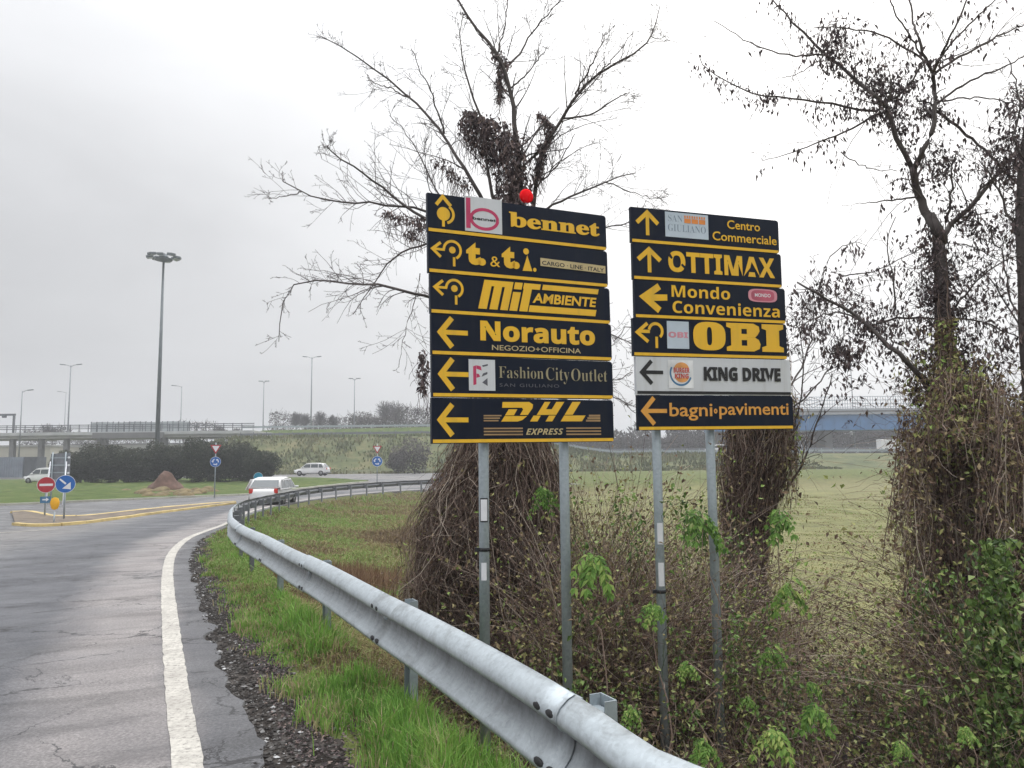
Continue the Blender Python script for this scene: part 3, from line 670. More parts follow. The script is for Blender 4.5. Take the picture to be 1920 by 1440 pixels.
for tx, xa, xc, zlo, zhi in (('𝐅𝐚𝐬𝐡𝐢𝐨𝐧', 745, 1158, 610, 503), ('𝐂𝐢𝐭𝐲', 1180, 1398, 665, 515), ('𝐎𝐮𝐭𝐥𝐞𝐭', 1415, 1752, 640, 527)):
    f.text(tx, m(xa, 0)[0], m(xc, 0)[0], m(xa, zlo)[1], m(xa, zhi)[1], M_fco, p, -.012)
f.text('SAN GIULIANO', m(750, 0)[0], m(1300, 0)[0], m(800, 690)[1], m(800, 660)[1], M_dim, p, space=1.2)
# 6
p, f = panel(S1, zb[5], hs[5], .010, M_navy, M_yel, 'dark bottom board with wide slanted letters DHL EXPRESS')
m = crop_map(W_, hs[5] * 1000, 135, 1805, 780, 808, 1190, 1180, 1.1)
f.arrow_left(M_yel, p, 42, 139, 92, 188, 29, 86)
f.polys([[m(780, 825), m(1025, 825), m(1060, 848), m(1055, 880), m(1010, 940), m(938, 940), m(968, 892), m(958, 876), m(775, 876)][::-1],
         [m(800, 944), m(835, 890), m(915, 890), m(882, 944)][::-1], [m(765, 998), m(797, 950), m(1003, 950), m(960, 985), m(915, 998)][::-1],
         [m(1092, 940), m(1168, 825), m(1222, 825), m(1180, 890), m(1232, 890), m(1275, 825), m(1350, 825), m(1272, 940)][::-1], [m(1030, 998), m(1062, 946), m(1130, 946), m(1098, 998)][::-1], [m(1172, 998), m(1206, 946), m(1268, 946), m(1234, 998)][::-1],
         [m(1350, 940), m(1425, 825), m(1502, 825), m(1425, 940)][::-1], [m(1312, 998), m(1346, 946), m(1545, 946), m(1510, 998)][::-1]], M_yel, p)
M_brown = basic('print_brown_gold', (.36, .23, .11), .5, nscale=9, var=.1)
ls_ = []
for k in range(3):
    y_ = 940 + 22 * k; ls_.append([m(605, y_ + 12), m(768 - 14 * k, y_ + 12), m(768 - 14 * k, y_), m(605, y_)]); ls_.append([m(1575 - 14 * k, y_ + 17), m(1680, y_ + 17), m(1680, y_), m(1575 - 14 * k, y_)])
    y_ = 1052 + 27 * k; ls_.append([m(605, y_ + 13), m(962, y_ + 13), m(962, y_), m(605, y_)]); ls_.append([m(1362, y_ + 13), m(1685, y_ + 13), m(1685, y_), m(1362, y_)])
f.polys(ls_, M_brown, p, 'speed_lines')
f.text('𝙀𝙓𝙋𝙍𝙀𝙎𝙎', m(990, 0)[0], m(1335, 0)[0], m(1150, 1116)[1], m(1150, 1060)[1], M_cream, p, .004, .1)
on(S1, F1)
# ---- right hand sign
h2 = [z / 417 * 1.5 for z in (68, 69.5, 71.5, 71, 71, 66)]
zb = []; zz = 1.5
for h_ in h2: zz -= h_; zb.append(zz)
W2_ = 1.215
p, f = panel(S2, zb[0], h2[0], -.02, M_navy, M_yel, 'dark board with a white emblem reading Centro Commerciale', w_=W2_ - .03)
m = crop_map((W2_ - .03) * 1000, h2[0] * 1000, 150, 1675, 98, 248, 462, 568, 1.07)
f.arrow_up(M_yel, p, m(318, 0)[0], m(318, 145)[1], 80, 168, 26, 86)
a = m(500, 405); c = m(942, 150); zt2 = m(500, 150)[1]; M_wblue = basic('plate_pale_blue', (.50, .58, .66), .5, nscale=6, var=.08)
f.rect(a[0], m(945, 0)[0], a[1] + 2, zt2 - 2, M_wblue, p, 'emblem_plate'); ex, ew, ez, eh = a[0], m(945, 0)[0] - a[0], a[1], zt2 - a[1]
M_slate = basic('print_slate', (.22, .28, .36), .5, nscale=5, var=.1)
f.text('𝐒𝐀𝐍', ex + .07 * ew, ex + .40 * ew, ez + .62 * eh, ez + .88 * eh, M_slate, p, -.01, name='emblem'); f.text('𝐆𝐈𝐔𝐋𝐈𝐀𝐍𝐎', ex + .06 * ew, ex + .94 * ew, ez + .24 * eh, ez + .52 * eh, M_slate, p, -.01, name='emblem')
cr = []
for k in range(3):
    xx = ex + ew * (.44 + .17 * k); cr += [[(xx, ez + .60 * eh), (xx + .15 * ew, ez + .60 * eh), (xx + .15 * ew, ez + .78 * eh), (xx, ez + .78 * eh)]] + [[(xx + .055 * ew * j, ez + .80 * eh), (xx + .055 * ew * j + .035 * ew, ez + .80 * eh), (xx + .055 * ew * j + .035 * ew, ez + .90 * eh), (xx + .055 * ew * j, ez + .90 * eh)] for j in range(3)]
f.polys(cr, M_orange, p, 'emblem')
f.text('Centro', m(1140, 0)[0], m(1480, 0)[0], m(1300, 340)[1] , m(1300, 255)[1], M_yel, p, .012)
f.text('Commerciale', m(985, 0)[0], m(1648, 0)[0], m(1300, 462)[1], m(1300, 375)[1], M_yel, p, .012)
p, f = panel(S2, zb[1], h2[1], -.012, M_navy, M_yel, 'dark board with wide yellow capitals OTTIMAX', w_=W2_ - .025)
m = crop_map((W2_ - .025) * 1000, h2[1] * 1000, 160, 1690, 466, 580, 830, 912, 1.07)
f.arrow_up(M_yel, p, m(328, 0)[0], m(328, 520)[1], 84, 168, 28, 84)
f.text('𝗢𝗧𝗧𝗜𝗠𝗔𝗫', m(522, 0)[0], m(1620, 0)[0], m(620, 760)[1] , m(620, 553)[1], M_yel, p, .016)
f.polys([[m(515, 590), m(535, 560), m(570, 618), m(555, 632)][::-1], [m(650, 690), m(665, 675), m(722, 728), m(705, 748)][::-1]], M_navy, p, 'letter_cut')
p, f = panel(S2, zb[2], h2[2], -.006, M_navy, M_yel, 'dark board with two lines Mondo Convenienza and a small pink badge', w_=W2_ - .01)
m = crop_map((W2_ - .01) * 1000, h2[2] * 1000, 165, 1725, 838, 918, 1212, 1272, 1.07)
f.polys(f.stroke([m(420, 905), m(262, 1008), m(420, 1142)], 46), M_yel, p, 'arrow'); f.polys([[m(285, 1050), m(500, 1045), m(500, 985), m(285, 985)]], M_yel, p, 'arrow')
f.text('𝗠𝗼𝗻𝗱𝗼', m(545, 0)[0], m(1152, 0)[0], m(800, 1020)[1], m(800, 898)[1], M_yel, p, 0)
f.text('𝗖𝗼𝗻𝘃𝗲𝗻𝗶𝗲𝗻𝘇𝗮', m(552, 0)[0], m(1662, 0)[0], m(800, 1175)[1] , m(800, 1050)[1], M_yel, p, 0)
a = m(1340, 1050); c = m(1640, 935); cx, cz = (a[0] + c[0]) / 2, (a[1] + c[1]) / 2; wv, hv = (c[0] - a[0]) / 2, (c[1] - a[1]) / 2
th = np.linspace(0, 2 * np.pi, 40, endpoint=False); se = lambda k: np.c_[cx + k * wv * np.sign(np.cos(th)) * np.abs(np.cos(th)) ** .5, cz + k * hv * np.sign(np.sin(th)) * np.abs(np.sin(th)) ** .6]
f.polys([se(1)], M_pink, p, 'badge'); f.polys([se(.80)], basic('print_badge_red', (.45, .09, .14), .5), p, 'badge')
f.text('MONDO', cx - .55 * wv, cx + .55 * wv, cz - .22 * hv, cz + .32 * hv, M_pwhite, p, .02, name='badge')
p, f = panel(S2, zb[3], h2[3], -.024, M_navy, M_yel, 'dark board with huge slab letters OBI', w_=W2_ + .01)
m = crop_map((W2_ + .01) * 1000, h2[3] * 1000, 145, 1725, 92, 150, 460, 492, 1.07)
hx, hz = m(188, 232); f.polys(f.stroke([(hx + 76, hz + 62), (hx, hz), (hx + 80, hz - 62)], 24), M_yel, p, 'arrow'); cx, cz = m(375, 222)
f.ring(cx, cz, 50, 170, -50, 20, M_yel, p); f.rect(hx + 18, cx - 44, hz - 4, hz + 18, M_yel, p, 'arrow'); f.rect(cx - 4, cx + 16, m(375, 385)[1], cz - 38, M_yel, p, 'arrow')
a = m(490, 388); c = m(715, 135); f.rect(a[0], c[0], a[1], c[1] + 2, M_wblue, p, 'emblem_plate')
f.text('𝗢𝗕𝗜', a[0] + 10, c[0] - 8, a[1] + .40 * (c[1] - a[1]), a[1] + .62 * (c[1] - a[1]), M_pink, p, .03, name='emblem')
zl, zh = m(900, 405)[1], m(900, 132)[1]; hh = zh - zl; zm = (zl + zh) / 2
th = np.linspace(0, 2 * np.pi, 48, endpoint=False); sg = lambda v_, e: np.sign(v_) * np.abs(v_) ** e
xa, xc = m(758, 0)[0], m(1090, 0)[0]; oc = (xa + xc) / 2; ow = (xc - xa) / 2
Vo = np.c_[oc + ow * sg(np.cos(th), .72), zm + hh / 2 * sg(np.sin(th), .72)]; Vi = np.c_[oc + 20 * sg(np.cos(th), .7), zm + hh * .32 * sg(np.sin(th), .6)]
f.put('lettering', np.r_[Vo, Vi], [[i, (i + 1) % 48, 48 + (i + 1) % 48, 48 + i] for i in range(48)], M_yel, p)
xa, xc = m(1100, 0)[0], m(1450, 0)[0]; bw = xc - xa; B_ = lambda u_, v_: (xa + u_ * bw, zl + v_ * hh)
f.polys([[B_(0, 1), B_(0, .86), B_(.13, .80), B_(.13, .20), B_(0, .14), B_(0, 0), B_(.44, 0), B_(.44, 1)][::-1], [B_(.44, 0), B_(.80, 0), B_(.97, .10), B_(1, .26), B_(.95, .42), B_(.84, .50), B_(.60, .50), B_(.60, .40), B_(.60, .20), B_(.44, .20)], [B_(.44, 1), B_(.80, 1), B_(.96, .90), B_(.98, .74), B_(.92, .60), B_(.84, .502), B_(.60, .502), B_(.60, .62), B_(.60, .80), B_(.44, .80)][::-1], [B_(.44, .40), B_(.599, .40), B_(.599, .62), B_(.44, .62)]], M_yel, p)
xa, xc = m(1465, 0)[0], m(1688, 0)[0]; bw = xc - xa
f.polys([[B_(0, 0), B_(1, 0), B_(1, .16), B_(.80, .22), B_(.80, .78), B_(1, .84), B_(1, 1), B_(0, 1), B_(0, .84), B_(.20, .78), B_(.20, .22), B_(0, .16)]], M_yel, p)
p, f = panel(S2, zb[4], h2[4], -.008, M_white, M_black, 'white board with a round burger emblem reading KING DRIVE', w_=W2_ + .018)
m = crop_map((W2_ + .018) * 1000, h2[4] * 1000, 170, 1770, 466, 490, 830, 838, 1.07)
f.arrow_left(M_black, p, m(215, 0)[0], m(300, 625)[1] + 4, 76, 170, 24, 84)
a = m(500, 770); c = m(758, 505); cx, cz = m(632, 628); f.rect(a[0], c[0], a[1], c[1], basic('plate_white', (.70, .71, .72), .5), p, 'emblem_plate')
f.ring(cx - 2, cz, 80, 150, 340, 13, M_lblue, p, 'emblem'); M_bun = basic('print_bun', (.70, .32, .10), .5)
f.disc(cx + 4, cz + 24, 60, 50, M_bun, p, 'emblem', a0=15, a1=165); f.disc(cx + 6, cz - 22, 54, 40, M_bun, p, 'emblem', a0=195, a1=345)
M_bred = basic('print_burger_red', (.58, .10, .07), .5)
f.text('𝗕𝗨𝗥𝗚𝗘𝗥', cx - 58, cx + 66, cz + 3, cz + 38, M_bred, p, .03, name='emblem'); f.text('𝗞𝗜𝗡𝗚', cx - 50, cx + 58, cz - 36, cz - 2, M_bred, p, .03, name='emblem')
f.text('𝗞𝗜𝗡𝗚 𝗗𝗥𝗜𝗩𝗘', m(865, 0)[0], m(1662, 0)[0], m(1000, 700)[1], m(1000, 565)[1], M_black, p, .035)
p, f = panel(S2, zb[5], h2[5], -.002, M_navy, M_yel, 'dark bottom board reading bagni e pavimenti', w_=W2_ + .02)
m = crop_map((W2_ + .02) * 1000, h2[5] * 1000, 175, 1788, 838, 846, 1215, 1195, 1.07)
M_yo = basic('reflective_orange_yellow', (.72, .34, .06), .5, nscale=20, var=.1)
f.arrow_left(M_yo, p, m(218, 0)[0], m(300, 1010)[1], 88, 186, 27, 90)
f.text('bagni', m(500, 0)[0], m(945, 0)[0], m(700, 1110)[1], m(700, 925)[1], M_yo, p, .012); f.disc(*m(978, 1010), 14, 17, M_yo, p); f.disc(*m(978, 1010), 5, 6, M_navy, p)
f.text('pavimenti', m(1015, 0)[0], m(1738, 0)[0], m(1300, 1090)[1], m(1300, 928)[1], M_yo, p, .012)
on(S2, F2)
# posts: plumb tubes behind the panels
def on_plane(Fm, px, py, back):
    n_ = np.array((Fm.to_3x3() @ Vector((0, 1, 0)))[:]); o_ = np.array(Fm.translation[:]) + n_ * back; r_ = ray(px, py); c0 = np.array([0, 0, CAMZ])
    return c0 + r_ * (np.dot(o_ - c0, n_) / np.dot(r_, n_))
def sign_post(root, Fm, px, py, ztop, rad=.031, lean=0):
    q_ = on_plane(Fm, px, py, .055); zb_ = float(hgt(q_[0], q_[1])) - .15
    b = MB(); b.cyl(0, 0, zb_, ztop, rad, 16); o = b.build('sign_post', M_galv, root, (q_[0], q_[1], 0))
    b = MB(); b.cyl(0, 0, ztop, ztop + .015, rad + .003, 16); b.build('post_cap', M_slot, o)
    return o, q_
pA, qA = sign_post(S1, F1, 907, 900, 3.10); pB, qB = sign_post(S1, F1, 1058, 900, 3.12)
pC, qC = sign_post(S2, F2, 1233, 900, 3.16); pD, qD = sign_post(S2, F2, 1334, 900, 3.20)
# channel bars and clamps on the back of the boards
for root, Fm, qs, wv in ((S1, F1, (qA, qB), 1.25), (S2, F2, (qC, qD), 1.2)):
    for z_ in (.18, .68, 1.18):
        b = MB(); b.box(.05, wv - .05, PT / 2, PT / 2 + .012, z_ - .02, z_ + .02); o = b.build('back_channel', M_galv, root); o.matrix_local = Fm
def zat(px, py, q_): return PD(px, py, q_[1])[2]
def sticker(post, q_, py0, py1, px, ang, frame=False, wd=.85):
    za, zb_ = zat(px, py1, q_), zat(px, py0, q_); th = np.radians(np.linspace(-42, 42, 8)) * wd + ang
    for rr_, mt, g in ((.0325, M_slot, .008), (.0332, M_pwhite, 0)) if frame else ((.0328, M_pwhite, 0),):
        tt = (th - ang) * (1.25 if g else 1) + ang
        V = [(rr_ * math.cos(a), rr_ * math.sin(a), z_) for z_ in (za - g, zb_ + g) for a in tt]; n_ = len(tt)
        MB().add(V, [[i, i + 1, n_ + i + 1, n_ + i] for i in range(n_ - 1)]).build('label_sticker', mt, post)
fa = math.atan2(-1, .05)
mk = MB().lathe([(0, -.014), (.036, -.013), (.046, -.006), (.046, .006), (.036, .013), (0, .014)], 20).build('marker_disc', basic('marker_red', (.90, .008, .014), .8, nscale=3, var=.04, spec=.1), S1)  # matte red disc set on the top edge of the sign
lc = on_plane(F1, 987, 368, 0.0); mk.matrix_local = Matrix.Translation(lc) @ F1.to_3x3().to_4x4() @ Matrix.Rotation(R_(90), 4, 'X'); tag(mk, 'bright red round disc on the top edge of the left sign')
MB().box(-.008, .008, -.05, -.04, -.006, .006).build('disc_bracket', M_galv, mk)
sticker(pA, qA, 936, 976, 907, fa, True); sticker(pA, qA, 1054, 1087, 904, fa - .1, wd=.7); sticker(pC, qC, 980, 1020, 1232, fa); sticker(pC, qC, 1054, 1098, 1232, fa)
def clamp(post, q_, py):
    z_ = zat(905, py, q_); b = MB(); b.cyl(0, 0, z_ - .011, z_ + .011, .0345, 14); b.box(-.055, -.03, -.02, .0, z_ - .012, z_ + .012); b.build('clamp_band', M_slot, post)
clamp(pA, qA, 1030); clamp(pC, qC, 1112)
# ------------------------------------------------------------------ vegetation materials
M_bark = varmat('bark', [(0, (.045, .038, .036)), (.5, (.105, .092, .087)), (1, (.18, .16, .145))], .9, .2, .9, 6)
M_vine = varmat('dry_vine_stems', [(0, (.05, .035, .030)), (.30, (.125, .085, .070)), (.55, (.24, .17, .138)), (.8, (.38, .30, .245)), (1, (.55, .47, .39))], .9, .2)
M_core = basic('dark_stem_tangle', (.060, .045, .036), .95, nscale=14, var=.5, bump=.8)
M_dead = varmat('dead_leaves', [(0, (.055, .044, .048)), (.4, (.135, .105, .105)), (.7, (.23, .175, .16)), (1, (.36, .28, .22))], .85, .2)
M_mixl = varmat('bramble_leaves', [(0, (.08, .055, .045)), (.33, (.22, .15, .105)), (.55, (.34, .28, .15)), (.74, (.33, .34, .13)), (.9, (.25, .37, .10)), (1, (.56, .53, .29))], .8, .25, translu=.15)
M_ivy = varmat('ivy_leaves', [(0, (.035, .06, .018)), (.4, (.09, .16, .035)), (.75, (.165, .265, .065)), (1, (.31, .38, .14))], .5, .4, translu=.12)
M_fresh = varmat('fresh_leaves', [(0, (.07, .15, .035)), (.5, (.19, .34, .075)), (1, (.42, .50, .16))], .55, .35, translu=.3)
M_grass = varmat('grass_blades', [(0, (.065, .12, .024)), (.3, (.125, .265, .05)), (.6, (.20, .385, .07)), (.80, (.30, .45, .11)), (.92, (.38, .36, .17)), (1, (.42, .34, .21))], .7, .25, translu=.25)
M_straw = varmat('straw_blades', [(0, (.08, .055, .036)), (.35, (.19, .135, .075)), (.60, (.28, .235, .115)), (.82, (.24, .29, .095)), (1, (.18, .29, .07))], .8, .2, translu=.15)
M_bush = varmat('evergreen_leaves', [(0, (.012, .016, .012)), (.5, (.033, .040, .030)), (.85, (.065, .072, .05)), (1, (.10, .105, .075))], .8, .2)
def rnd(*s): return rng.random(s)
def rn(*s): return rng.normal(size=s)
def unit(v): return v / (np.linalg.norm(v, axis=-1, keepdims=True) + 1e-9)

def grow(P, R0, level, spec, store):
    """P main polyline (k,3); children spread along it. store[level] collects equal length polylines"""
    n, l0, l1, ang, up, r_k, lo = spec[level]
    k = len(P); T = unit(np.gradient(P, axis=0)); Lp = np.linalg.norm(np.diff(P, axis=0), axis=1).sum()
    n = max(0, int(n * (Lp if level == 0 else 1) + rng.random()))
    for _ in range(n):
        t_ = lo + (1 - lo) * rng.random() ** .8; i = min(k - 2, int(t_ * (k - 1))); fr_ = t_ * (k - 1) - i
        p = P[i] * (1 - fr_) + P[i + 1] * fr_; d = T[i]
        a = unit(np.cross(d, rn(3))); an = ang * (.6 + .8 * rng.random()); dr_ = unit(d * math.cos(an) + a * math.sin(an) + np.array([0, 0, up]))
        ln_ = (l0 + (l1 - l0) * rng.random()) * (1 - .78 * t_) * (Lp if level else 1); m = 7
        q = [p]; dd = dr_ * ln_ / (m - 1); cur = rn(3) * .10 * np.linalg.norm(dd)
        for s_ in range(m - 1):
            q.append(q[-1] + dd); dd = dd + cur + rn(3) * .09 * np.linalg.norm(dd) + np.array([0, 0, up * .12 * np.linalg.norm(dd)])
        q = np.array(q); ri = R0[i] * r_k; Rq = np.linspace(ri, ri * .35, m)
        store.setdefault(level, []).append((q, Rq))
        if level + 1 < len(spec): grow(q, Rq, level + 1, spec, store)
M_twig = varmat('twig_bark', [(0, (.07, .06, .058)), (.5, (.14, .125, .12)), (1, (.22, .20, .19))], .9, .2)
def twig_mesh(store, sides=3, rmin=.0016):
    b = MB()
    for lv, it in store.items():
        P = np.array([q for q, r in it]); Rr = np.maximum(np.array([r for q, r in it]), rmin)
        b.tubes(P, Rr, 4 if lv == 0 else sides, rnd(len(P)) * .6)
    return b
def limb(px_pts, d0, dspread, r0, r1, n=14, seed=0, jit=.02):
    """limb drawn through points of the photo, wandering in depth"""
    g = np.random.default_rng(seed); k = len(px_pts); ds = d0 + np.cumsum(np.r_[0, g.normal(size=k - 1)]) * dspread
    if len(px_pts[0]) == 3: ds = np.array([p[2] for p in px_pts])
    P = np.array([PD(p[0], p[1], ds[i]) for i, p in enumerate(px_pts)]); P = smooth_path(P, n, 2); P[1:-1] += g.normal(size=(n - 2, 3)) * jit * .5
    return P, np.linspace(r0, r1, n) ** 1.0

def leaf_cloud(b, C, sz, asp=.45, hang=.6, var=None, jit=1.0):
    n = len(C); D = rn(n, 3) * jit + np.array([0, 0, -hang * 2]); U = rn(n, 3) + np.array([0, -.3, .6])
    b.leaves(C, unit(D), unit(U), sz * (.6 + .8 * rnd(n)), sz * asp * (.6 + .8 * rnd(n)), rnd(n) if var is None else var)
def along(P, n, spread):
    k = len(P); t_ = rnd(n) * (k - 1.001); i = t_.astype(int); f_ = (t_ - i)[:, None]; return P[i] * (1 - f_) + P[i + 1] * f_ + rn(n, 3) * spread
def vine_mass(prof, nst, nlf, d, stem_r=(.0012, .0042), hang=(.3, 1.3), name=None, cs=.72, leafsz=.05, lvar=(0, 1)):
    """prof: list of (py, px_left, px_right) at depth d -> irregular column: dark core, hanging stems, leaves. returns MBs"""
    zz = []; cx = []; hw = []
    for py, a, b_ in prof:
        A = PD(a, py, d); B = PD(b_, py, d); zz.append(A[2]); cx.append((A[0] + B[0]) / 2); hw.append((B[0] - A[0]) / 2)
    zz, cx, hw = map(np.array, (zz, cx, hw)); o_ = np.argsort(zz); zz, cx, hw = zz[o_], cx[o_], hw[o_]
    CX = lambda z: np.interp(z, zz, cx); HW = lambda z: np.interp(z, zz, hw)
    # core
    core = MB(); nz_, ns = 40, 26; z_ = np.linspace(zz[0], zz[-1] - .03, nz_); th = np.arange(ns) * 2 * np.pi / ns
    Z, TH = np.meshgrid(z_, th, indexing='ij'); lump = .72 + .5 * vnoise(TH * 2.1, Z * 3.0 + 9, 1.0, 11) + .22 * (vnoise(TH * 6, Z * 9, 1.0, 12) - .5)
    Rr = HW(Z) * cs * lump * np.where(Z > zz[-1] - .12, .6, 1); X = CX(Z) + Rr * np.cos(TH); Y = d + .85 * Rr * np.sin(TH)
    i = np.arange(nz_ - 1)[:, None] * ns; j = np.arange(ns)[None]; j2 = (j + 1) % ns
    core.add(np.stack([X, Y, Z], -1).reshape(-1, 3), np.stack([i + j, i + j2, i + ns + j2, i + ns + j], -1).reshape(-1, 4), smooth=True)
    st = MB(); K = 9
    zt = zz[0] + (zz[-1] - zz[0]) * rnd(nst) ** .8; ln_ = hang[0] + (hang[1] - hang[0]) * rnd(nst); zb_ = np.maximum(zt - ln_, zz[0])
    t_ = np.linspace(0, 1, K)[None]; zc = zt[:, None] * (1 - t_) + zb_[:, None] * t_; th = rnd(nst)[:, None] * 2 * np.pi + np.cumsum(rn(nst, K) * .10, 1)
    th = np.where(rnd(nst)[:, None] < .72, -np.abs(np.mod(th + np.pi, 2 * np.pi) - np.pi), th)
    ro = (.70 + .40 * rnd(nst)[:, None] + np.cumsum(rn(nst, K) * .045, 1) + .35 * (rnd(nst)[:, None] < .08) * rnd(nst)[:, None]); lump = .82 + .36 * vnoise(th * 2.1, zc * 3.0 + 9, 1.0, 11)
    Rr = HW(zc) * ro * lump; P = np.stack([CX(zc) + Rr * np.cos(th), d + .85 * Rr * np.sin(th), zc], -1); P += rn(nst, K, 3) * .006
    rad = stem_r[0] + (stem_r[1] - stem_r[0]) * rnd(nst)[:, None] ** 2; st.tubes(P, rad * np.linspace(1, .6, K), 3, rnd(nst))
    # wild stems crossing sideways and loops standing off
    m_ = nst // 9; z1 = zz[0] + (zz[-1] - zz[0]) * rnd(m_); th0 = -rnd(m_) * np.pi; tt = np.linspace(0, 1, K)[None]
    dir_ = rn(m_, 2) * [.6, .5]; th = th0[:, None] + dir_[:, :1] * tt; zc = z1[:, None] + dir_[:, 1:] * tt - .22 * np.abs(np.sin(np.pi * tt)) * rnd(m_)[:, None]
    Rr = HW(zc) * (.85 + .3 * rnd(m_)[:, None] + .22 * np.sin(np.pi * tt) * rnd(m_)[:, None]); P = np.stack([CX(zc) + Rr * np.cos(th), d + .85 * Rr * np.sin(th), zc], -1) + rn(m_, K, 3) * .008
    st.tubes(P, (.001 + .0025 * rnd(m_)[:, None]) * np.ones(K), 3, rnd(m_))
    # a few thick woody creepers climbing the trunk
    nt_ = 11; z1 = zz[0] + .1 * rnd(nt_); z2 = zz[0] + (zz[-1] - zz[0]) * (.55 + .4 * rnd(nt_)); tt = np.linspace(0, 1, 14)[None]; th = (-rnd(nt_) * np.pi)[:, None] + np.cumsum(rn(nt_, 14) * .22, 1); zc = z1[:, None] * (1 - tt) + z2[:, None] * tt
    Rr = HW(zc) * (.86 + .16 * rnd(nt_)[:, None]); P = np.stack([CX(zc) + Rr * np.cos(th), d + .85 * Rr * np.sin(th), zc], -1); st.tubes(P, (.007 + .011 * rnd(nt_))[:, None] * np.linspace(1, .45, 14), 6, .25 + .5 * rnd(nt_))
    lf = MB()
    if nlf:
        z1 = zz[0] + (zz[-1] - zz[0]) * rnd(nlf); th = rnd(nlf) * 2 * np.pi; th = np.where(rnd(nlf) < .7, -np.abs(th - np.pi), th); Rr = HW(z1) * (.80 + .34 * rnd(nlf) + .35 * (rnd(nlf) < .15) * rnd(nlf)) * (.82 + .36 * vnoise(th * 2.1, z1 * 3 + 9, 1.0, 11))
        C = np.stack([CX(z1) + Rr * np.cos(th), d + .85 * Rr * np.sin(th), z1], -1)
        leaf_cloud(lf, C, leafsz, .55, .3, lvar[0] + (lvar[1] - lvar[0]) * rnd(nlf))
    return core, st, lf, (CX, HW)

def wood(parent, limbs, name='limb'):
    for P, Rr in limbs: MB().tube(P, Rr, 7, var=.45).build(name, M_bark, parent)

# ------------------------------------------------------------------ tree behind the left sign
C3 = lambda L_: [(480 + x / 1.756, y / 1.756) for x, y in L_]
D1 = 6.9
tr = empty('bare_tree', (PD(950, 1200, D1)[0], D1, 0), label='bare winter tree behind the left sign with a thick trunk smothered in brown creeper', cat='tree', group='bare trees overgrown with dead creeper')
tr.location = (0, 0, 0)
trunk_px = [(930, 1300), (938, 1100), (945, 900), (955, 700), (962, 540), (966, 430), (968, 350)]
P, Rr = limb(trunk_px, D1, 0, .17, .075, 24, 1, .01); MB().tube(P, Rr, 12, var=.5).build('trunk', M_bark, tr)
defs = [
    ([(790, 760), (745, 650), (690, 560), (620, 440), (560, 370), (500, 320), (400, 230), (310, 170), (215, 120)], .030, .006),
    ([(500, 320), (440, 290), (370, 265)], .010, .004), ([(620, 440), (590, 350), (580, 300), (540, 230), (510, 160)], .013, .004),
    ([(700, 800), (560, 720), (490, 680), (380, 590), (300, 530), (240, 500), (235, 480)], .026, .005),
    ([(720, 760), (560, 690), (480, 680), (350, 665), (250, 670), (150, 630), (90, 605), (85, 570)], .022, .005), ([(150, 632), (80, 650), (40, 655)], .008, .003),
    ([(800, 1050), (565, 975), (500, 960), (400, 940), (300, 930), (150, 920), (100, 960), (80, 1040), (75, 1125)], .024, .004),
    ([(700, 780), (560, 800), (480, 830), (420, 880), (370, 960), (320, 1035)], .018, .004),
    ([(830, 800), (780, 650), (760, 540), (740, 380), (700, 280), (680, 200), (670, 130), (680, 60)], .026, .005),
    ([(850, 760), (870, 650), (870, 560), (850, 420), (840, 300), (815, 220), (790, 170), (740, 110), (690, 40), (650, -30)], .045, .012),
    ([(820, 220), (860, 190), (900, 120), (950, 60), (1010, -10)], .018, .006), ([(840, 290), (900, 240), (960, 150)], .012, .004), ([(800, 170), (820, 90), (830, -30)], .012, .006),
    ([(900, 800), (920, 660), (930, 540), (960, 470), (1010, 390), (1050, 310), (1120, 250), (1200, 200), (1290, 150), (1320, 60), (1330, 20)], .032, .006),
    ([(1010, 390), (1110, 380), (1190, 320), (1230, 305)], .014, .004), ([(1050, 310), (1100, 220), (1140, 150), (1140, 110)], .014, .004), ([(1120, 250), (1180, 190), (1240, 110)], .010, .004),
    ([(900, 740), (960, 680), (1050, 640), (1150, 600), (1200, 580), (1250, 570)], .020, .005), ([(1150, 600), (1260, 640), (1340, 660)], .009, .003),
    ([(920, 800), (1040, 770), (1155, 750), (1240, 730), (1340, 700)], .016, .004), ([(920, 620), (1000, 540), (1050, 440)], .013, .004),
    ([(700, 760), (600, 640), (560, 560), (540, 510), (480, 420), (440, 380)], .013, .004), ([(540, 900), (520, 1010), (490, 1080), (470, 1210)], .007, .003),
    ([(960, 1000), (1080, 1060), (1170, 1100), (1250, 1135)], .014, .005), ([(980, 1150), (1090, 1250), (1175, 1260), (1240, 1225)], .012, .005), ([(990, 1200), (1090, 1260), (1175, 1300), (1250, 1360)], .012, .004),
    ([(880, 640), (960, 560), (1080, 480), (1140, 470)], .010, .003), ([(640, 720), (560, 620), (560, 480), (520, 540)], .008, .003)]
store = {}; limbs = []
spec1 = [(13.5, .22, .85, .72, .12, .36, .08), (4.2, .25, .65, .7, .06, .55, .12), (2.0, .3, .65, .7, .0, .6, .15)]
for k, (pp, r0, r1) in enumerate(defs):
    P, Rr = limb(C3(pp), D1, .13, r0 * .70, r1 * .75, 16, 20 + k, .012); limbs.append((P, Rr)); grow(P, Rr, 0, spec1, store)
wood(tr, limbs)
twig_mesh(store).build('twigs', M_twig, tr, kind='stuff')
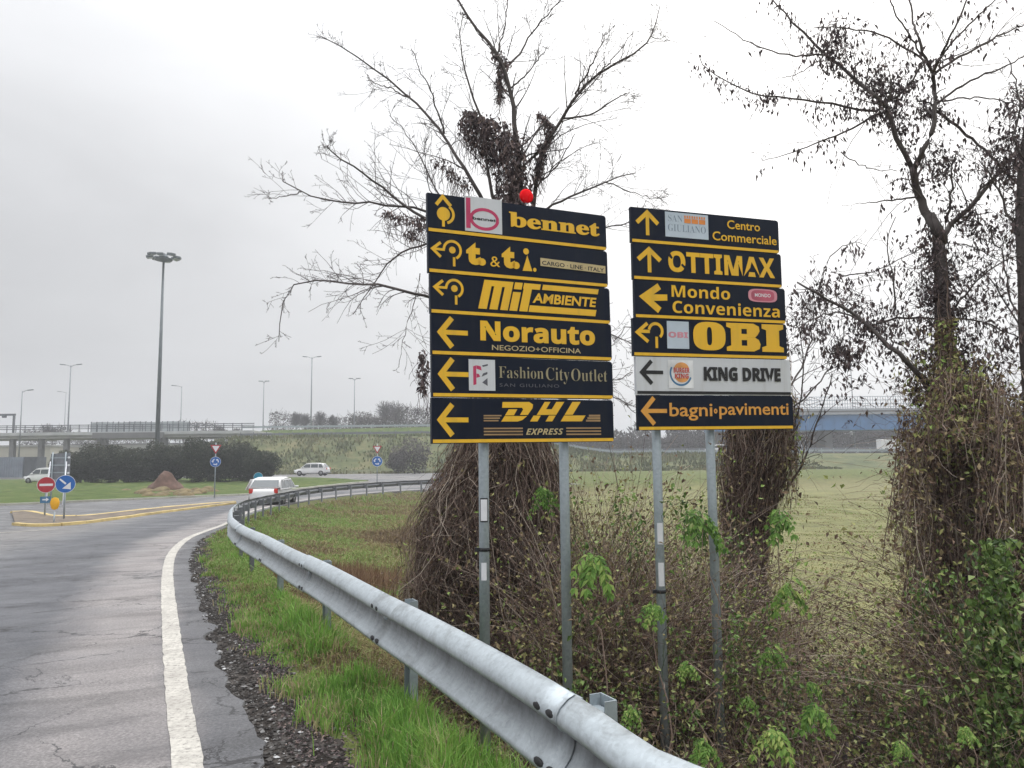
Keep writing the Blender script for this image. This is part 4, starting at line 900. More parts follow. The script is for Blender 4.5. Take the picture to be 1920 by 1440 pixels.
# dead creeper clump on the upper trunk and along two limbs
cb = MB(); K = 6
def clump(px_poly, n, d, dsp, sz):
    """leaves hanging in a clump whose spine is px_poly: (x, y, halfwidth)"""
    pp = resample(np.array([[480 + x / 1.756, y / 1.756, h_ / 1.756] for x, y, h_ in px_poly], float), 40); i = rng.integers(0, 40, n)
    ppx = pp[i, 0] + np.clip(rn(n), -1.9, 1.9) * pp[i, 2] * .62; ppy = pp[i, 1] + np.clip(rn(n), -1.6, 1.6) * pp[i, 2] * .55
    C = np.array([PD(a, b_, d + s_) for a, b_, s_ in zip(ppx, ppy, rn(n) * dsp)]); leaf_cloud(cb, C, sz, .5, .9, rnd(n) * .75)
    m_ = n // 5; P = C[:m_, None] + np.cumsum(np.concatenate([np.zeros((m_, 1, 3)), rn(m_, K - 1, 3) * .02 + [0, 0, -.045]], 1), 1); cb.tubes(P, .0022, 3, rnd(m_) * .6)
clump([(700, 380, 26), (760, 410, 32), (800, 440, 42), (840, 500, 52), (850, 560, 50), (848, 620, 48), (848, 680, 50)], 1700, D1 - .12, .13, .050)
clump([(690, 400, 22), (700, 440, 24), (745, 470, 28), (790, 520, 34)], 420, D1 - .1, .1, .045)
clump([(785, 170, 14), (820, 200, 18), (805, 250, 12), (800, 330, 8)], 260, D1, .06, .045)
clump([(930, 375, 10), (960, 400, 14), (965, 440, 12), (935, 510, 14), (930, 580, 12)], 420, D1, .06, .045)
clump([(430, 700, 14), (520, 730, 22), (560, 720, 20), (500, 780, 18)], 260, D1, .1, .04)
clump([(545, 1150, 10), (550, 1200, 14), (550, 1290, 10)], 160, D1, .06, .045); clump([(590, 520, 22), (650, 570, 22), (700, 620, 18)], 200, D1, .12, .035)
cb.build('creeper_clump', M_dead, tr, kind='stuff')
core, st, lf, _ = vine_mass([(740, 885, 1000), (820, 868, 1020), (870, 850, 1038), (930, 822, 1042), (1000, 800, 1046), (1080, 782, 1052), (1160, 792, 1056), (1240, 830, 1060), (1330, 850, 1065)], 4600, 4200, D1 - .25, leafsz=.032, lvar=(0, .6))
core.build('creeper_core', M_core, tr); st.build('creeper_stems', M_vine, tr, kind='stuff'); lf.build('creeper_leaves', M_mixl, tr, kind='stuff')

# ------------------------------------------------------------------ broken trunk behind the right sign
D2 = 7.6
tb = empty('ivy_stump', label='vine covered bare trunk standing right behind the right sign', cat='tree', group='bare trees overgrown with dead creeper')
P, Rr = limb([(1392, 1330), (1396, 1100), (1405, 900), (1418, 760), (1424, 690)], D2, 0, .13, .08, 16, 60, .01); MB().tube(P, Rr, 10, var=.4).build('trunk', M_bark, tb)
core, st, lf, _ = vine_mass([(700, 1375, 1470), (780, 1362, 1482), (860, 1355, 1478), (920, 1356, 1462), (990, 1358, 1440), (1060, 1362, 1430), (1150, 1350, 1435), (1300, 1330, 1450)], 2000, 2600, D2, leafsz=.04, lvar=(0, .75))
core.build('creeper_core', M_core, tb); st.build('creeper_stems', M_vine, tb, kind='stuff'); lf.build('creeper_leaves', M_mixl, tb, kind='stuff')
store = {}; limbs = []
for k, (pp, r0, r1) in enumerate([([(1440, 965), (1475, 920), (1500, 880), (1530, 800), (1560, 700)], .014, .006), ([(1450, 900), (1490, 870), (1540, 850)], .007, .003), ([(1460, 760), (1500, 700), (1520, 640), (1530, 560), (1545, 500)], .012, .004),
    ([(1455, 780), (1500, 760), (1560, 690), (1590, 600)], .010, .003), ([(1465, 820), (1510, 750), (1500, 640), (1505, 560)], .009, .003), ([(1380, 760), (1345, 700), (1290, 650), (1180, 600), (1150, 640)], .010, .004)]):
    P, Rr = limb(pp, D2, .15, r0, r1, 16, 80 + k); limbs.append((P, Rr)); grow(P, Rr, 0, [(6, .25, .7, .7, .1, .5, .1), (3, .25, .6, .7, .0, .6, .2), (1.5, .3, .6, .7, 0, .6, .2)], store)
wood(tb, limbs); twig_mesh(store).build('twigs', M_twig, tb, kind='stuff')

# ------------------------------------------------------------------ tree on the right
C4 = lambda L_: [(1260 + x / 1.895, y / 1.895) for x, y in L_]
D3 = 6.3
tr3 = empty('bare_tree', label='bare tree at the right with a forked trunk and hanging dark seed clusters', cat='tree', group='bare trees overgrown with dead creeper')
P, Rr = limb([(1800, 1330), (1798, 1050), (1790, 880), (1784, 760), (1776, 680), (1767, 580), (1763, 500), (1761, 440), (1752, 415), (1742, 402)], D3, 0, .125, .042, 26, 3, .006); MB().tube(P, Rr, 12, var=.42).build('trunk', M_bark, tr3)
defs = [([(962, 860), (945, 815), (900, 760), (870, 670), (856, 600)], .050, .036), ([(856, 605), (830, 550), (790, 480), (775, 420), (760, 370), (680, 310), (620, 250), (540, 190), (450, 100), (350, -10)], .026, .007),
    ([(856, 605), (880, 560), (925, 490), (935, 390), (930, 300), (928, 262)], .026, .020), ([(928, 262), (900, 215), (870, 130), (855, 60), (838, -20)], .017, .008), ([(890, 200), (840, 120), (800, 60), (765, -20)], .010, .006),
    ([(930, 255), (960, 190), (1000, 110), (1030, 50), (1055, -20)], .015, .007), ([(930, 265), (1000, 215), (1100, 160), (1200, 110), (1260, 80)], .014, .007), ([(935, 230), (980, 170), (1080, 60), (1160, -10)], .011, .006),
    ([(940, 370), (1000, 320), (1100, 270), (1200, 230), (1260, 190)], .013, .006), ([(960, 360), (1050, 345), (1130, 350), (1250, 375)], .009, .005), ([(940, 395), (990, 430), (1060, 490), (1130, 550), (1180, 610), (1260, 680)], .016, .010),
    ([(950, 880), (965, 830), (990, 800), (1050, 750), (1100, 690), (1145, 635), (1200, 560), (1260, 500)], .030, .012), ([(1050, 750), (1100, 665), (1160, 620), (1260, 560)], .014, .008), ([(975, 790), (995, 700), (990, 600), (1010, 540)], .014, .006),
    ([(765, 375), (720, 395), (700, 398), (580, 370), (500, 358), (360, 345), (250, 325), (150, 265), (110, 230), (95, 195)], .014, .004), ([(750, 400), (700, 420), (600, 480), (530, 505), (470, 525), (400, 550), (320, 572)], .012, .003),
    ([(545, 195), (480, 200), (430, 198), (350, 180), (260, 145), (150, 75)], .010, .004), ([(540, 190), (520, 220), (440, 270), (370, 280)], .007, .003), ([(900, 220), (820, 160), (740, 120), (640, 100), (560, 98), (500, 100)], .011, .004),
    ([(770, 360), (820, 330), (870, 260), (900, 210)], .012, .008), ([(870, 350), (930, 375), (960, 400)], .010, .006), ([(600, 540), (650, 580), (720, 605), (800, 608)], .006, .004), ([(870, 700), (780, 712), (650, 725)], .010, .003), ([(860, 640), (810, 632), (770, 655)], .007, .003),
    ([(930, 1420), (880, 1330), (850, 1300), (760, 1220), (710, 1165), (640, 1110), (560, 1070), (500, 1035), (445, 1003)], .030, .009), ([(700, 1160), (620, 1110), (560, 1110), (480, 1140), (440, 1165)], .010, .004), ([(560, 1070), (540, 1120), (530, 1200), (560, 1300)], .006, .003),
    ([(795, 1100), (790, 1000), (770, 930), (760, 850), (795, 770)], .009, .004), ([(520, 1040), (545, 940), (590, 880), (660, 855)], .007, .003), ([(600, 980), (700, 970), (800, 930), (900, 870)], .007, .004),
    ([(700, 1180), (760, 1130), (850, 1130), (1000, 1130), (1130, 1145), (1260, 1215)], .012, .007), ([(985, 1120), (1080, 1000), (1160, 930), (1260, 900)], .010, .005), ([(1000, 860), (1080, 880), (1170, 930)], .007, .003)]
store = {}; limbs = []
spec3 = [(5.0, .2, .8, .8, .02, .38, .08), (2.6, .25, .6, .8, .0, .55, .15), (1.0, .3, .6, .8, .0, .6, .2)]
for k, (pp, r0, r1) in enumerate(defs):
    P, Rr = limb(C4(pp), D3, .12, r0 * .86, r1 * .8, 16, 120 + k, .010); limbs.append((P, Rr)); grow(P, Rr, 0, spec3, store)
wood(tr3, limbs)
twig_mesh(store).build('twigs', M_twig, tr3, kind='stuff')
b = MB()   # hanging seed clusters and dead leaves, gathered in tufts along the limbs
def tufts(limbs_, per_m, n_in, sz, spread=.05):
    for P, Rr in limbs_:
        Lp = np.linalg.norm(np.diff(P, axis=0), axis=1).sum(); m_ = int(per_m * Lp * (.4 + 1.2 * rng.random()))
        if m_ < 1: continue
        for c0 in along(P, m_, .03):
            n_ = rng.integers(3, n_in); C = c0 + rn(n_, 3) * [spread, spread, spread * .8] + [0, 0, -.03]
            leaf_cloud(b, C, sz, .34, 1.4, rnd(n_) * .5, .8)
tufts(limbs, 5, 14, .055); tufts([limbs[1], limbs[19], limbs[14]], 14, 16, .045); tufts(limbs[25:32], 10, 14, .05)
dens = [P for P, R0 in limbs]
def dense_at(px_pts, n, sp, sz=.045, d=D3, var=.6):
    P = np.array([PD(x, y, d) for x, y in C4(px_pts)]); P = resample(P, 12); C = along(P, n, sp); leaf_cloud(b, C, sz, .45, 1.0, rnd(n) * var)
    m_ = n // 6; Q = C[:m_, None] + np.cumsum(np.concatenate([np.zeros((m_, 1, 3)), rn(m_, 5, 3) * .045], 1), 1); b.tubes(Q, .002, 3, rnd(m_) * .5)
dense_at([(600, 80), (590, 130), (560, 190), (620, 220)], 330, .07); dense_at([(690, 250), (760, 330), (850, 300)], 480, .09); dense_at([(760, 370), (800, 450), (870, 490)], 200, .07)
dense_at([(880, 400), (960, 380)], 140, .06); dense_at([(900, 640), (960, 620), (980, 560), (930, 540)], 260, .08); dense_at([(880, 840), (940, 900), (910, 1000), (920, 1090)], 420, .07)
dense_at([(1030, 740), (1100, 800), (1140, 830)], 200, .08); dense_at([(1000, 1030), (1060, 1100), (1090, 900)], 240, .09); dense_at([(600, 1280), (650, 1240), (560, 1250)], 150, .06, .06); dense_at([(440, 1150), (480, 1060), (450, 1250)], 200, .09)
dense_at([(1110, 560), (1180, 600), (1250, 540), (1250, 620)], 420, .10); dense_at([(520, 1000), (640, 1090), (760, 1150), (800, 1250)], 420, .09); dense_at([(560, 1390), (620, 1400), (700, 1300), (640, 1190)], 120, .11)
dense_at([(880, 1180), (960, 1300), (1060, 1250), (1100, 1380), (880, 1400)], 1100, .14, .05); dense_at([(930, 880), (1000, 980), (930, 1080), (1000, 1180)], 520, .07)
b.build('seed_clusters', M_dead, tr3, kind='stuff')
b = MB(); dense_at([(900, 1290), (960, 1350), (1040, 1400), (1130, 1420), (860, 1420)], 1300, .13, .05, var=1.0); b.build('creeper_leaves', M_mixl, tr3, kind='stuff')
core, st, lf, _ = vine_mass([(600, 1756, 1780), (700, 1758, 1796), (770, 1748, 1812), (860, 1738, 1822), (940, 1734, 1826), (1020, 1738, 1830), (1120, 1742, 1828), (1220, 1745, 1830), (1400, 1730, 1850), (1500, 1720, 1860)], 1500, 4200, D3 - .2, leafsz=.045, lvar=(.05, .95), cs=.6)
core.build('creeper_core', M_core, tr3); st.build('creeper_stems', M_vine, tr3, kind='stuff'); lf.build('creeper_leaves', M_mixl, tr3, kind='stuff')
# loose curtains of creeper hanging from the lower limbs of the forked tree
def curtain(parent, x0, x1, ytop, ybot, d, n, nl, seed, dd=.22, lv=(0, .95)):
    g = np.random.default_rng(seed); K = 9; px = g.uniform(x0, x1, n); cl_ = vnoise(px / 16, px * 0, 1.0, seed % 30); k_ = g.random(n) < .25 + 1.1 * cl_; px = px[k_]; m_ = len(px)
    yt = ytop + (ybot - ytop) * .55 * g.random(m_) ** 1.5 + 60 * vnoise(px / 22, 0 * px, 1.0, seed % 30 + 1); yb_ = yt + (ybot - yt) * g.random(m_) ** .6; dp = d + g.normal(size=m_) * dd
    A = np.array([PD(a, b_, q) for a, b_, q in zip(px, yt, dp)]); B = np.array([PD(a + g.normal() * 16, b_, q) for a, b_, q in zip(px, yb_, dp)]); t_ = np.linspace(0, 1, K)[None, :, None]
    P = A[:, None] * (1 - t_) + B[:, None] * t_ + np.cumsum(g.normal(size=(m_, K, 3)) * .018, 1); st = MB(); st.tubes(P, (.0013 + .0035 * g.random((m_, 1)) ** 2) * np.ones(K), 3, g.random(m_))
    m2 = m_; i = g.integers(0, m_, m2); k = g.integers(0, K, m2); Q = P[i, k][:, None] + np.cumsum(np.concatenate([np.zeros((m2, 1, 3)), g.normal(size=(m2, 1, 3)) * .05 + g.normal(size=(m2, 5, 3)) * .022], 1), 1); st.tubes(Q, .0012, 3, g.random(m2))
    st.build('creeper_stems', M_vine, parent, kind='stuff'); C = P[g.integers(0, m_, nl), g.integers(0, K, nl)] + g.normal(size=(nl, 3)) * .035; lf = MB(); leaf_cloud(lf, C, .045, .55, .5, lv[0] + (lv[1] - lv[0]) * g.random(nl)); lf.build('creeper_leaves', M_mixl, parent, kind='stuff')
curtain(tr3, 1690, 1752, 760, 1060, D3 - .15, 330, 1700, 901, lv=(0, .7)); curtain(tr3, 1822, 1880, 800, 1250, D3 - .1, 360, 1900, 902); curtain(tr3, 1738, 1845, 650, 880, D3 - .3, 330, 2000, 903)
curtain(tr3, 1700, 1760, 960, 1330, D3 - .2, 300, 1300, 904); curtain(tb, 1352, 1372, 800, 1000, D2, 60, 300, 905); curtain(tb, 1462, 1490, 740, 960, D2, 70, 420, 906)
# fourth tree cut by the right edge
D4 = 5.9
tr4 = empty('bare_tree', label='dark ivy hung tree cut off by the right edge of the picture', cat='tree', group='bare trees overgrown with dead creeper')
P, Rr = limb([(1965, 1400), (1950, 1000), (1935, 700), (1922, 500), (1917, 380), (1925, 260), (1945, 150)], D4, 0, .11, .035, 22, 5, .01); MB().tube(P, Rr, 10, var=.35).build('trunk', M_bark, tr4)
store = {}; limbs4 = []
for k, (pp, r0, r1) in enumerate([([(1922, 470), (1890, 400), (1860, 330), (1835, 300)], .014, .004), ([(1930, 640), (1895, 560), (1880, 480), (1860, 430)], .010, .004), ([(1940, 700), (1900, 590), (1860, 520), (1815, 500)], .009, .003), ([(1920, 320), (1900, 260), (1915, 170), (1890, 110)], .010, .004), ([(1935, 560), (1905, 480), (1915, 380)], .012, .006)]):
    P, Rr = limb(pp, D4, .1, r0, r1, 14, 200 + k); limbs4.append((P, Rr)); grow(P, Rr, 0, spec3, store)
wood(tr4, limbs4); twig_mesh(store).build('twigs', M_twig, tr4, kind='stuff')
b = MB(); dense_at([(1250, 330), (1240, 430), (1200, 520), (1250, 600)], 420, .10, d=D4); dense_at([(1240, 640), (1250, 800), (1255, 900)], 340, .08, d=D4); dense_at([(1230, 1000), (1200, 1150), (1240, 1250)], 200, .12, d=D4)
b.build('seed_clusters', M_dead, tr4, kind='stuff')
core, st, lf, _ = vine_mass([(760, 1905, 1990), (850, 1893, 2000), (950, 1884, 2010), (1100, 1872, 2020), (1250, 1862, 2040), (1450, 1850, 2060), (1530, 1840, 2060)], 1500, 5500, D4 - .2, leafsz=.045, lvar=(0, .9), cs=.66)
core.build('creeper_core', M_core, tr4); st.build('creeper_stems', M_vine, tr4, kind='stuff'); lf.build('creeper_leaves', M_mixl, tr4, kind='stuff')
curtain(tr4, 1850, 1930, 700, 1150, D4 - .1, 420, 2400, 907, lv=(0, .8))
# green ivy curtain
b = MB(); n_ = 1700
py = rng.uniform(1010, 1460, n_); cxp = np.interp(py, [1010, 1150, 1300, 1460], [1868, 1872, 1878, 1890]); px = cxp + rn(n_) * np.interp(py, [1010, 1200, 1460], [22, 32, 38])
C = np.array([PD(a, q, D4 - .85 + s_) for a, q, s_ in zip(px, py, rn(n_) * .10)]); leaf_cloud(b, C, .046, .8, .5, rnd(n_), 1.0)
ivy = b.build('ivy_curtain', M_ivy); tag(ivy, 'curtain of green ivy leaves climbing at the right edge', 'ivy', kind='stuff')

# ------------------------------------------------------------------ bramble thicket
def thicket(name, n, xr, yr, hfun, seed, leaves, label, dens=None, lsz=.03, lv=(0, 1), rad=(.0012, .004), spr=.55, drp=.42, mats=None):
    g = np.random.default_rng(seed); x = g.uniform(*xr, n * 3); y = g.uniform(*yr, n * 3); s, _ = dist_path(x, y, RAIL)
    H = hfun(x, y); keep = (s > .6) & (g.random(len(x)) < .25 + H / 2.2) & (H > .05); x, y, s, H = x[keep][:n], y[keep][:n], s[keep][:n], H[keep][:n]; m_ = len(x); K_ = 8
    z = hgt(x, y, s); P = np.zeros((m_, K_, 3)); P[:, 0] = np.c_[x, y, z - .03]
    d = np.c_[g.normal(size=(m_, 2)) * spr, np.ones(m_)]; L_ = H * (.5 + .8 * g.random(m_)); st_ = (L_ / (K_ - 1))[:, None]
    d = unit(d); bend = g.normal(size=(m_, 3)) * .16 * [1, 1, .3]; droop = (g.random(m_) ** 1.3 * drp)[:, None] * np.array([0, 0, -1.])
    for k in range(1, K_): P[:, k] = P[:, k - 1] + d * st_; d = unit(d + bend + droop + g.normal(size=(m_, 3)) * .13)
    P[..., 2] = np.maximum(P[..., 2], z[:, None] - .03); sP, _ = dist_path(P[..., 0], P[..., 1], RAIL); ok_ = (sP.reshape(m_, K_).min(1) > .38) & (P[..., 1].min(1) > 3.0) & ((P[..., 1].min(1) > 4.75) | (P[..., 2].max(1) < z + .6)); P = P[ok_]; m_ = len(P)
    st = MB(); st.tubes(P, (rad[0] + (rad[1] - rad[0]) * g.random(m_) ** 2)[:, None] * np.linspace(1.1, .5, K_), 3, g.random(m_))
    # side twigs
    m2 = int(m_ * 1.5); ii = g.integers(0, m_, m2); kk = g.integers(2, K_ - 1, m2); C0 = P[ii, kk]; Q = np.zeros((m2, 5, 3)); Q[:, 0] = C0; dd = unit(g.normal(size=(m2, 3)) + [0, 0, .3]); l2 = (.06 + .25 * g.random(m2))[:, None] / 4
    for k in range(1, 5): Q[:, k] = Q[:, k - 1] + dd * l2; dd = unit(dd + g.normal(size=(m2, 3)) * .25)
    st.tubes(Q, .0011, 3, g.random(m2))
    lf = MB(); ii = g.integers(0, m_, leaves); kk = g.integers(1, K_, leaves); C = P[ii, kk] + g.normal(size=(leaves, 3)) * .05; sC, _ = dist_path(C[:, 0], C[:, 1], RAIL); C = C[(sC > .42) & (C[:, 1] > 3.3)]; leaves = len(C)
    leaf_cloud(lf, C, lsz, .6, .15, lv[0] + (lv[1] - lv[0]) * g.random(leaves))
    o = st.build(name, M_vine); tag(o, label[0], 'brambles', kind='stuff'); o2 = lf.build('bramble_foliage', M_mixl); tag(o2, label[1], 'leaves', kind='stuff')
PXX = lambda x, y: 960 + FPX * x / y
def H1(x, y):
    p = PXX(x, y); h_ = np.interp(p, [760, 830, 900, 1060, 1200, 1340, 1440, 1480, 1560, 1680, 1740, 1900, 2050], [.0, .25, .5, 1.75, 1.85, 1.8, 1.25, .56, .42, .42, .75, 1.2, 1.3])
    h_ = h_ * np.clip(1.25 - (y - 4.0) / 6.0, .5, 1) + .25 * (vnoise(x, y, 1.6, 21) - .4)
    return np.clip(h_, 0, 3) * 1.22 * (y > 3.2) * (p > 790) * np.where(p < 1420, .28 + .72 * sst(5.2, 5.9, y), .45 + .55 * sst(3.6, 4.6, y))
thicket('bramble_tangle', 17000, (-2.0, 5.2), (3.0, 8.6), H1, 31, 110000, ('brown tangle of leafless brambles behind the guard rail', 'small brown and olive leaves in the brambles'), lsz=.038)
thicket('bramble_tangle', 6500, (-.2, 5.2), (2.6, 5.8), lambda x, y: .55 * H1(x, y), 32, 42000, ('low dense briars along the foot of the right sign', 'olive and dry leaves low among the briars'), lsz=.03, lv=(.1, 1))
def H3(x, y):
    p = PXX(x, y); h_ = np.interp(p, [1000, 1060, 1130, 1220, 1330, 1370, 1420], [1.6, 1.95, 1.75, 1.55, 1.6, 1.1, 0]); return h_ * (p > 990) * (p < 1420) * (y > 5.5) * (.7 + .6 * vnoise(x, y, 1.4, 25))
thicket('bramble_tangle', 5200, (-.2, 2.6), (5.5, 7.6), H3, 33, 60000, ('tall upright brown brambles between the posts of both signs', 'olive and brown leaves of the tall brambles behind the posts'), lsz=.036, lv=(.05, .92), spr=.20, drp=.14, rad=(.0015, .0045))
def H4(x, y):
    p = PXX(x, y); h_ = np.interp(p, [1640, 1700, 1760, 1850, 1950], [.3, .8, 1.5, 2.2, 2.3]); return h_ * (p > 1640) * (p < 2060) * (.7 + .6 * vnoise(x, y, 1.4, 26))
thicket('bramble_tangle', 2600, (2.4, 5.6), (5.0, 6.6), H4, 34, 30000, ('dense vine tangle round the foot of the forked tree', 'mixed brown and green leaves round the foot of the forked tree'), lsz=.04, lv=(.1, .95), spr=.22, drp=.2, rad=(.0015, .005))
g = np.random.default_rng(91); b = MB()   # small green sprigs caught in the tangle
for k in range(150):
    px, d = g.uniform(1050, 1915), g.uniform(4.6, 5.5); py = g.uniform(1080, 1440) if px > 1400 else g.uniform(930, 1420)
    if 1440 < px < 1700 and py < 1240: continue
    c0 = PD(px, py, d); s_, _ = dist_path([c0[0]], [c0[1]], RAIL)
    if s_[0] < .5 or c0[2] < hgt(c0[0], c0[1]) + .03: continue
    m_ = g.integers(6, 22); C = c0 + g.normal(size=(m_, 3)) * [.045, .045, .06]; leaf_cloud(b, C, .036, .6, .5, np.clip(g.uniform(.2, .75) + g.normal(size=m_) * .2, 0, 1)); Q = c0 + np.cumsum(g.normal(size=(3, 7, 3)) * .018 + [0, 0, -.035], 1); b.tubes(Q, .0015, 3, .1)
tag(b.build('green_sprigs', M_ivy), 'small green sprigs scattered through the brown brambles', 'sprigs', kind='stuff')
# sparse tall weeds with dark hanging leaves against the field
def H2(x, y):
    p = PXX(x, y); return np.where((p > 1430) & (p < 1760), 1.15, 0) * (vnoise(x, y, 1.2, 22) > .3)
g = np.random.default_rng(77); n_ = 75; x = g.uniform(1.6, 4.4, 400); y = g.uniform(5, 7.6, 400); k_ = H2(x, y) > .1; x, y = x[k_][:n_], y[k_][:n_]; st = MB(); lf = MB()
for a, q in zip(x, y):
    z = float(hgt(a, q)); h_ = g.uniform(.55, 1.15); m_ = 9; d = np.array([g.normal() * .2, g.normal() * .2, 1]); P = [np.array([a, q, z])]; bd = g.normal(size=3) * .07
    for k in range(m_ - 1): d = unit(d + bd + g.normal(size=3) * .07); P.append(P[-1] + d * h_ / (m_ - 1))
    P = np.array(P); st.tubes(P[None], np.linspace(.0035, .0015, m_), 3, g.random()); C = along(P[3:], g.integers(5, 26), .035); leaf_cloud(lf, C, .045, .55, 1.2, g.random(len(C)) * .5)
tag(st.build('tall_weeds', M_vine), 'sparse tall dry weed stalks standing before the field', 'weeds', kind='stuff'); tag(lf.build('weed_foliage', M_dead), 'dark shrivelled leaves hanging on the dry weeds', 'leaves', kind='stuff')

# ------------------------------------------------------------------ fresh green leafy shoots
shoots = [(1015, 918, 5.9, .85, 'by the second post of the left sign, topmost'), (1100, 1042, 5.3, 1.25, 'pale green, right of the second post of the left sign'), (1290, 972, 5.6, 1.25, 'between the two posts of the right sign near the field edge'),
          (1422, 965, 6.0, 1.15, 'on the vine covered trunk behind the right sign'), (1435, 1088, 5.6, 1.1, 'yellowing at its foot, below the one on the vine covered trunk'), (1402, 1192, 5.4, .8, 'narrow, halfway down beside the rightmost post'), (1476, 1292, 5.0, 1.1, 'large, in front of the brambles below the field'),
          (1466, 1246, 5.2, .6, 'small dark green, just above the large one below the field'), (1395, 1330, 4.8, 1.15, 'spreading sideways at the foot of the rightmost post'), (1286, 1345, 4.7, .9, 'at the foot between the posts of the right sign'), (1160, 1282, 4.9, .65, 'low, between the two signs above the rail'),
          (1200, 1115, 5.2, .75, 'left of the left post of the right sign'), (1258, 1213, 5.1, .65, 'pale, low right of the left post of the right sign'), (1735, 1328, 4.8, .7, 'yellow green, at the foot of the forked tree'), (1362, 1270, 5.2, .55, 'small bluish, right of the rightmost post'), (1610, 1340, 4.7, .6, 'alone in the brambles at the bottom')]
for k, (px, py, d, sc_, wh) in enumerate(shoots):
    g = np.random.default_rng(300 + k); top = PD(px, py - 12 * sc_, d); zb_ = float(hgt(top[0], d)); sc_ = sc_ * (.66 if py < 1150 else .56); d = d - .45; root = empty('leafy_shoot', (top[0], d, zb_), label=('drooping green leafy shoot ' + wh).replace('  ', ' '), cat='shoot', group='fresh green shoots in the brambles')
    hh = top[2] - zb_; P = np.array([[g.normal() * .02 * t_ * 3, g.normal() * .03, hh * t_] for t_ in np.linspace(0, 1, 8)]); P[:, 0] += .06 * np.sin(np.linspace(0, 3, 8)); P[-1, 0] = 0
    MB().tube(P, np.linspace(.006, .003, 8), 5, var=.6).build('stem', M_vine, root)
    nl = int(13 + 12 * sc_); yl = k in (4, 13, 12, 8); tone = g.uniform(-.22, .22)
    for j in range(nl):
        a = g.uniform(0, 6.28); el = g.uniform(-.35, .55); ln_ = .115 * sc_ * g.uniform(.5, 1.35); base = P[-1] + g.normal(size=3) * .02 * sc_ + [0, 0, -.03 * g.random() - (.022 * (j % 3) * sc_)]
        dr_ = np.array([math.cos(a), .6 * math.sin(a) - .25, el]); lb = MB(); nleaf = 5; mid_ = [base + dr_ * ln_ * t_ + np.array([0, 0, -.9 * ln_ * t_ ** 2]) for t_ in np.linspace(0, 1.2, 6)]
        lb.tube(mid_, .0012, 3, var=.5, caps=False)
        for q in range(1, 6):
            tg = unit(mid_[q] - mid_[q - 1])
            for sd_ in (-1, 1):
                s2 = unit(np.cross(tg, [0, -.4, 1])) * sd_; lb.leaves([mid_[q]], unit((tg * .9 + s2 + [0, 0, -.45])[None]), np.array([[0., -.5, .8]]), ln_ * g.uniform(.40, .66), ln_ * g.uniform(.15, .26), np.clip((.75 if yl else .42) + tone + g.normal() * .26, 0, 1))
        lb.leaves([mid_[-1]], unit((mid_[-1] - mid_[-2])[None]), np.array([[0., -.5, .8]]), ln_ * .5, ln_ * .26, .5)
        lb.build('compound_leaf', M_fresh, root)

# ------------------------------------------------------------------ grass
def blades(n, x, y, z, h_, wd, lean, var, g):
    a = g.random(n) * 2 * np.pi; ux, uy = np.cos(a), np.sin(a); la = g.random(n) * 2 * np.pi; lx, ly = np.cos(la) * lean * h_, np.sin(la) * lean * h_
    b0 = np.c_[x - ux * wd / 2, y - uy * wd / 2, z - .01]; b1 = np.c_[x + ux * wd / 2, y + uy * wd / 2, z - .01]
    m0 = np.c_[x + lx * .35 - ux * wd * .4, y + ly * .35 - uy * wd * .4, z + h_ * .6]; m1 = np.c_[x + lx * .35 + ux * wd * .4, y + ly * .35 + uy * wd * .4, z + h_ * .6]
    tp = np.c_[x + lx, y + ly, z + h_ * np.clip(1 - .5 * lean ** 2, .3, 1)]; V = np.stack([b0, b1, m1, m0, tp], 1).reshape(-1, 3); i = np.arange(n)[:, None] * 5
    b = MB(); b.add(V, i + np.array([[0, 1, 2, 3]]), np.repeat(var, 5)); b.f.append(i + np.array([[3, 2, 4]])); b.mi.append(np.zeros(n)); b.sm.append(np.zeros(n, bool)); return b
def at_path(path, l, s):
    cum = np.r_[0, np.cumsum(np.linalg.norm(np.diff(path, axis=0), axis=1))]; Nn = normals(path)
    return np.interp(l, cum, path[:, 0]) + np.interp(l, cum, Nn[:, 0]) * s, np.interp(l, cum, path[:, 1]) + np.interp(l, cum, Nn[:, 1]) * s
g = np.random.default_rng(11)
# verge: bright green tufts between the rubble and the rail
n_ = 330000; l = 1.5 + 20 * g.random(n_) ** 1.9; s = g.uniform(-1.35, .45, n_); x, y = at_path(RAIL, l, s); ss_, _ = dist_path(x, y, RAIL); u_, _ = dist_path(x, y, LINE)
pat = vnoise(x, y, 1.7, 41); pat2 = vnoise(x, y, 5.5, 42); dn = sst(.48, .82, u_ + .30 * (pat2 - .5) - .24 * (1 - sst(3.6, 6.5, y))) * np.clip(.10 + 2.0 * (pat * .6 + pat2 * .4 - .33), 0, 1) * (1 - .75 * sst(-.25, .25, ss_) * (1 - sst(7, 10, y)))
k_ = (g.random(n_) < dn) & (y > 1.2); x, y, ss_, u_, pat, pat2 = x[k_], y[k_], ss_[k_], u_[k_], pat[k_], pat2[k_]; m_ = len(x)
hh = (.025 + .075 * pat * pat2 * 2.2 * g.random(m_) + .025 * g.random(m_)) * (.55 + .7 * sst(.7, 1.2, u_)) * (1 + .9 * (vnoise(x, y, .8, 43) > .6)); var = np.clip(.30 + .50 * pat2 + g.normal(size=m_) * .14 - .10 + .22 * (pat < .35) + .45 * (g.random(m_) < .10 + .3 * (pat2 < .3) + .35 * (1 - sst(.7, 1.0, u_))), 0, 1)
b = blades(m_, x, y, hgt(x, y, ss_), hh, .0042 + .0006 * y, .7 * g.random(m_), var, g)
tag(b.build('verge_grass', M_grass), 'bright green grass tufts on the verge under the guard rail', 'grass', kind='stuff')
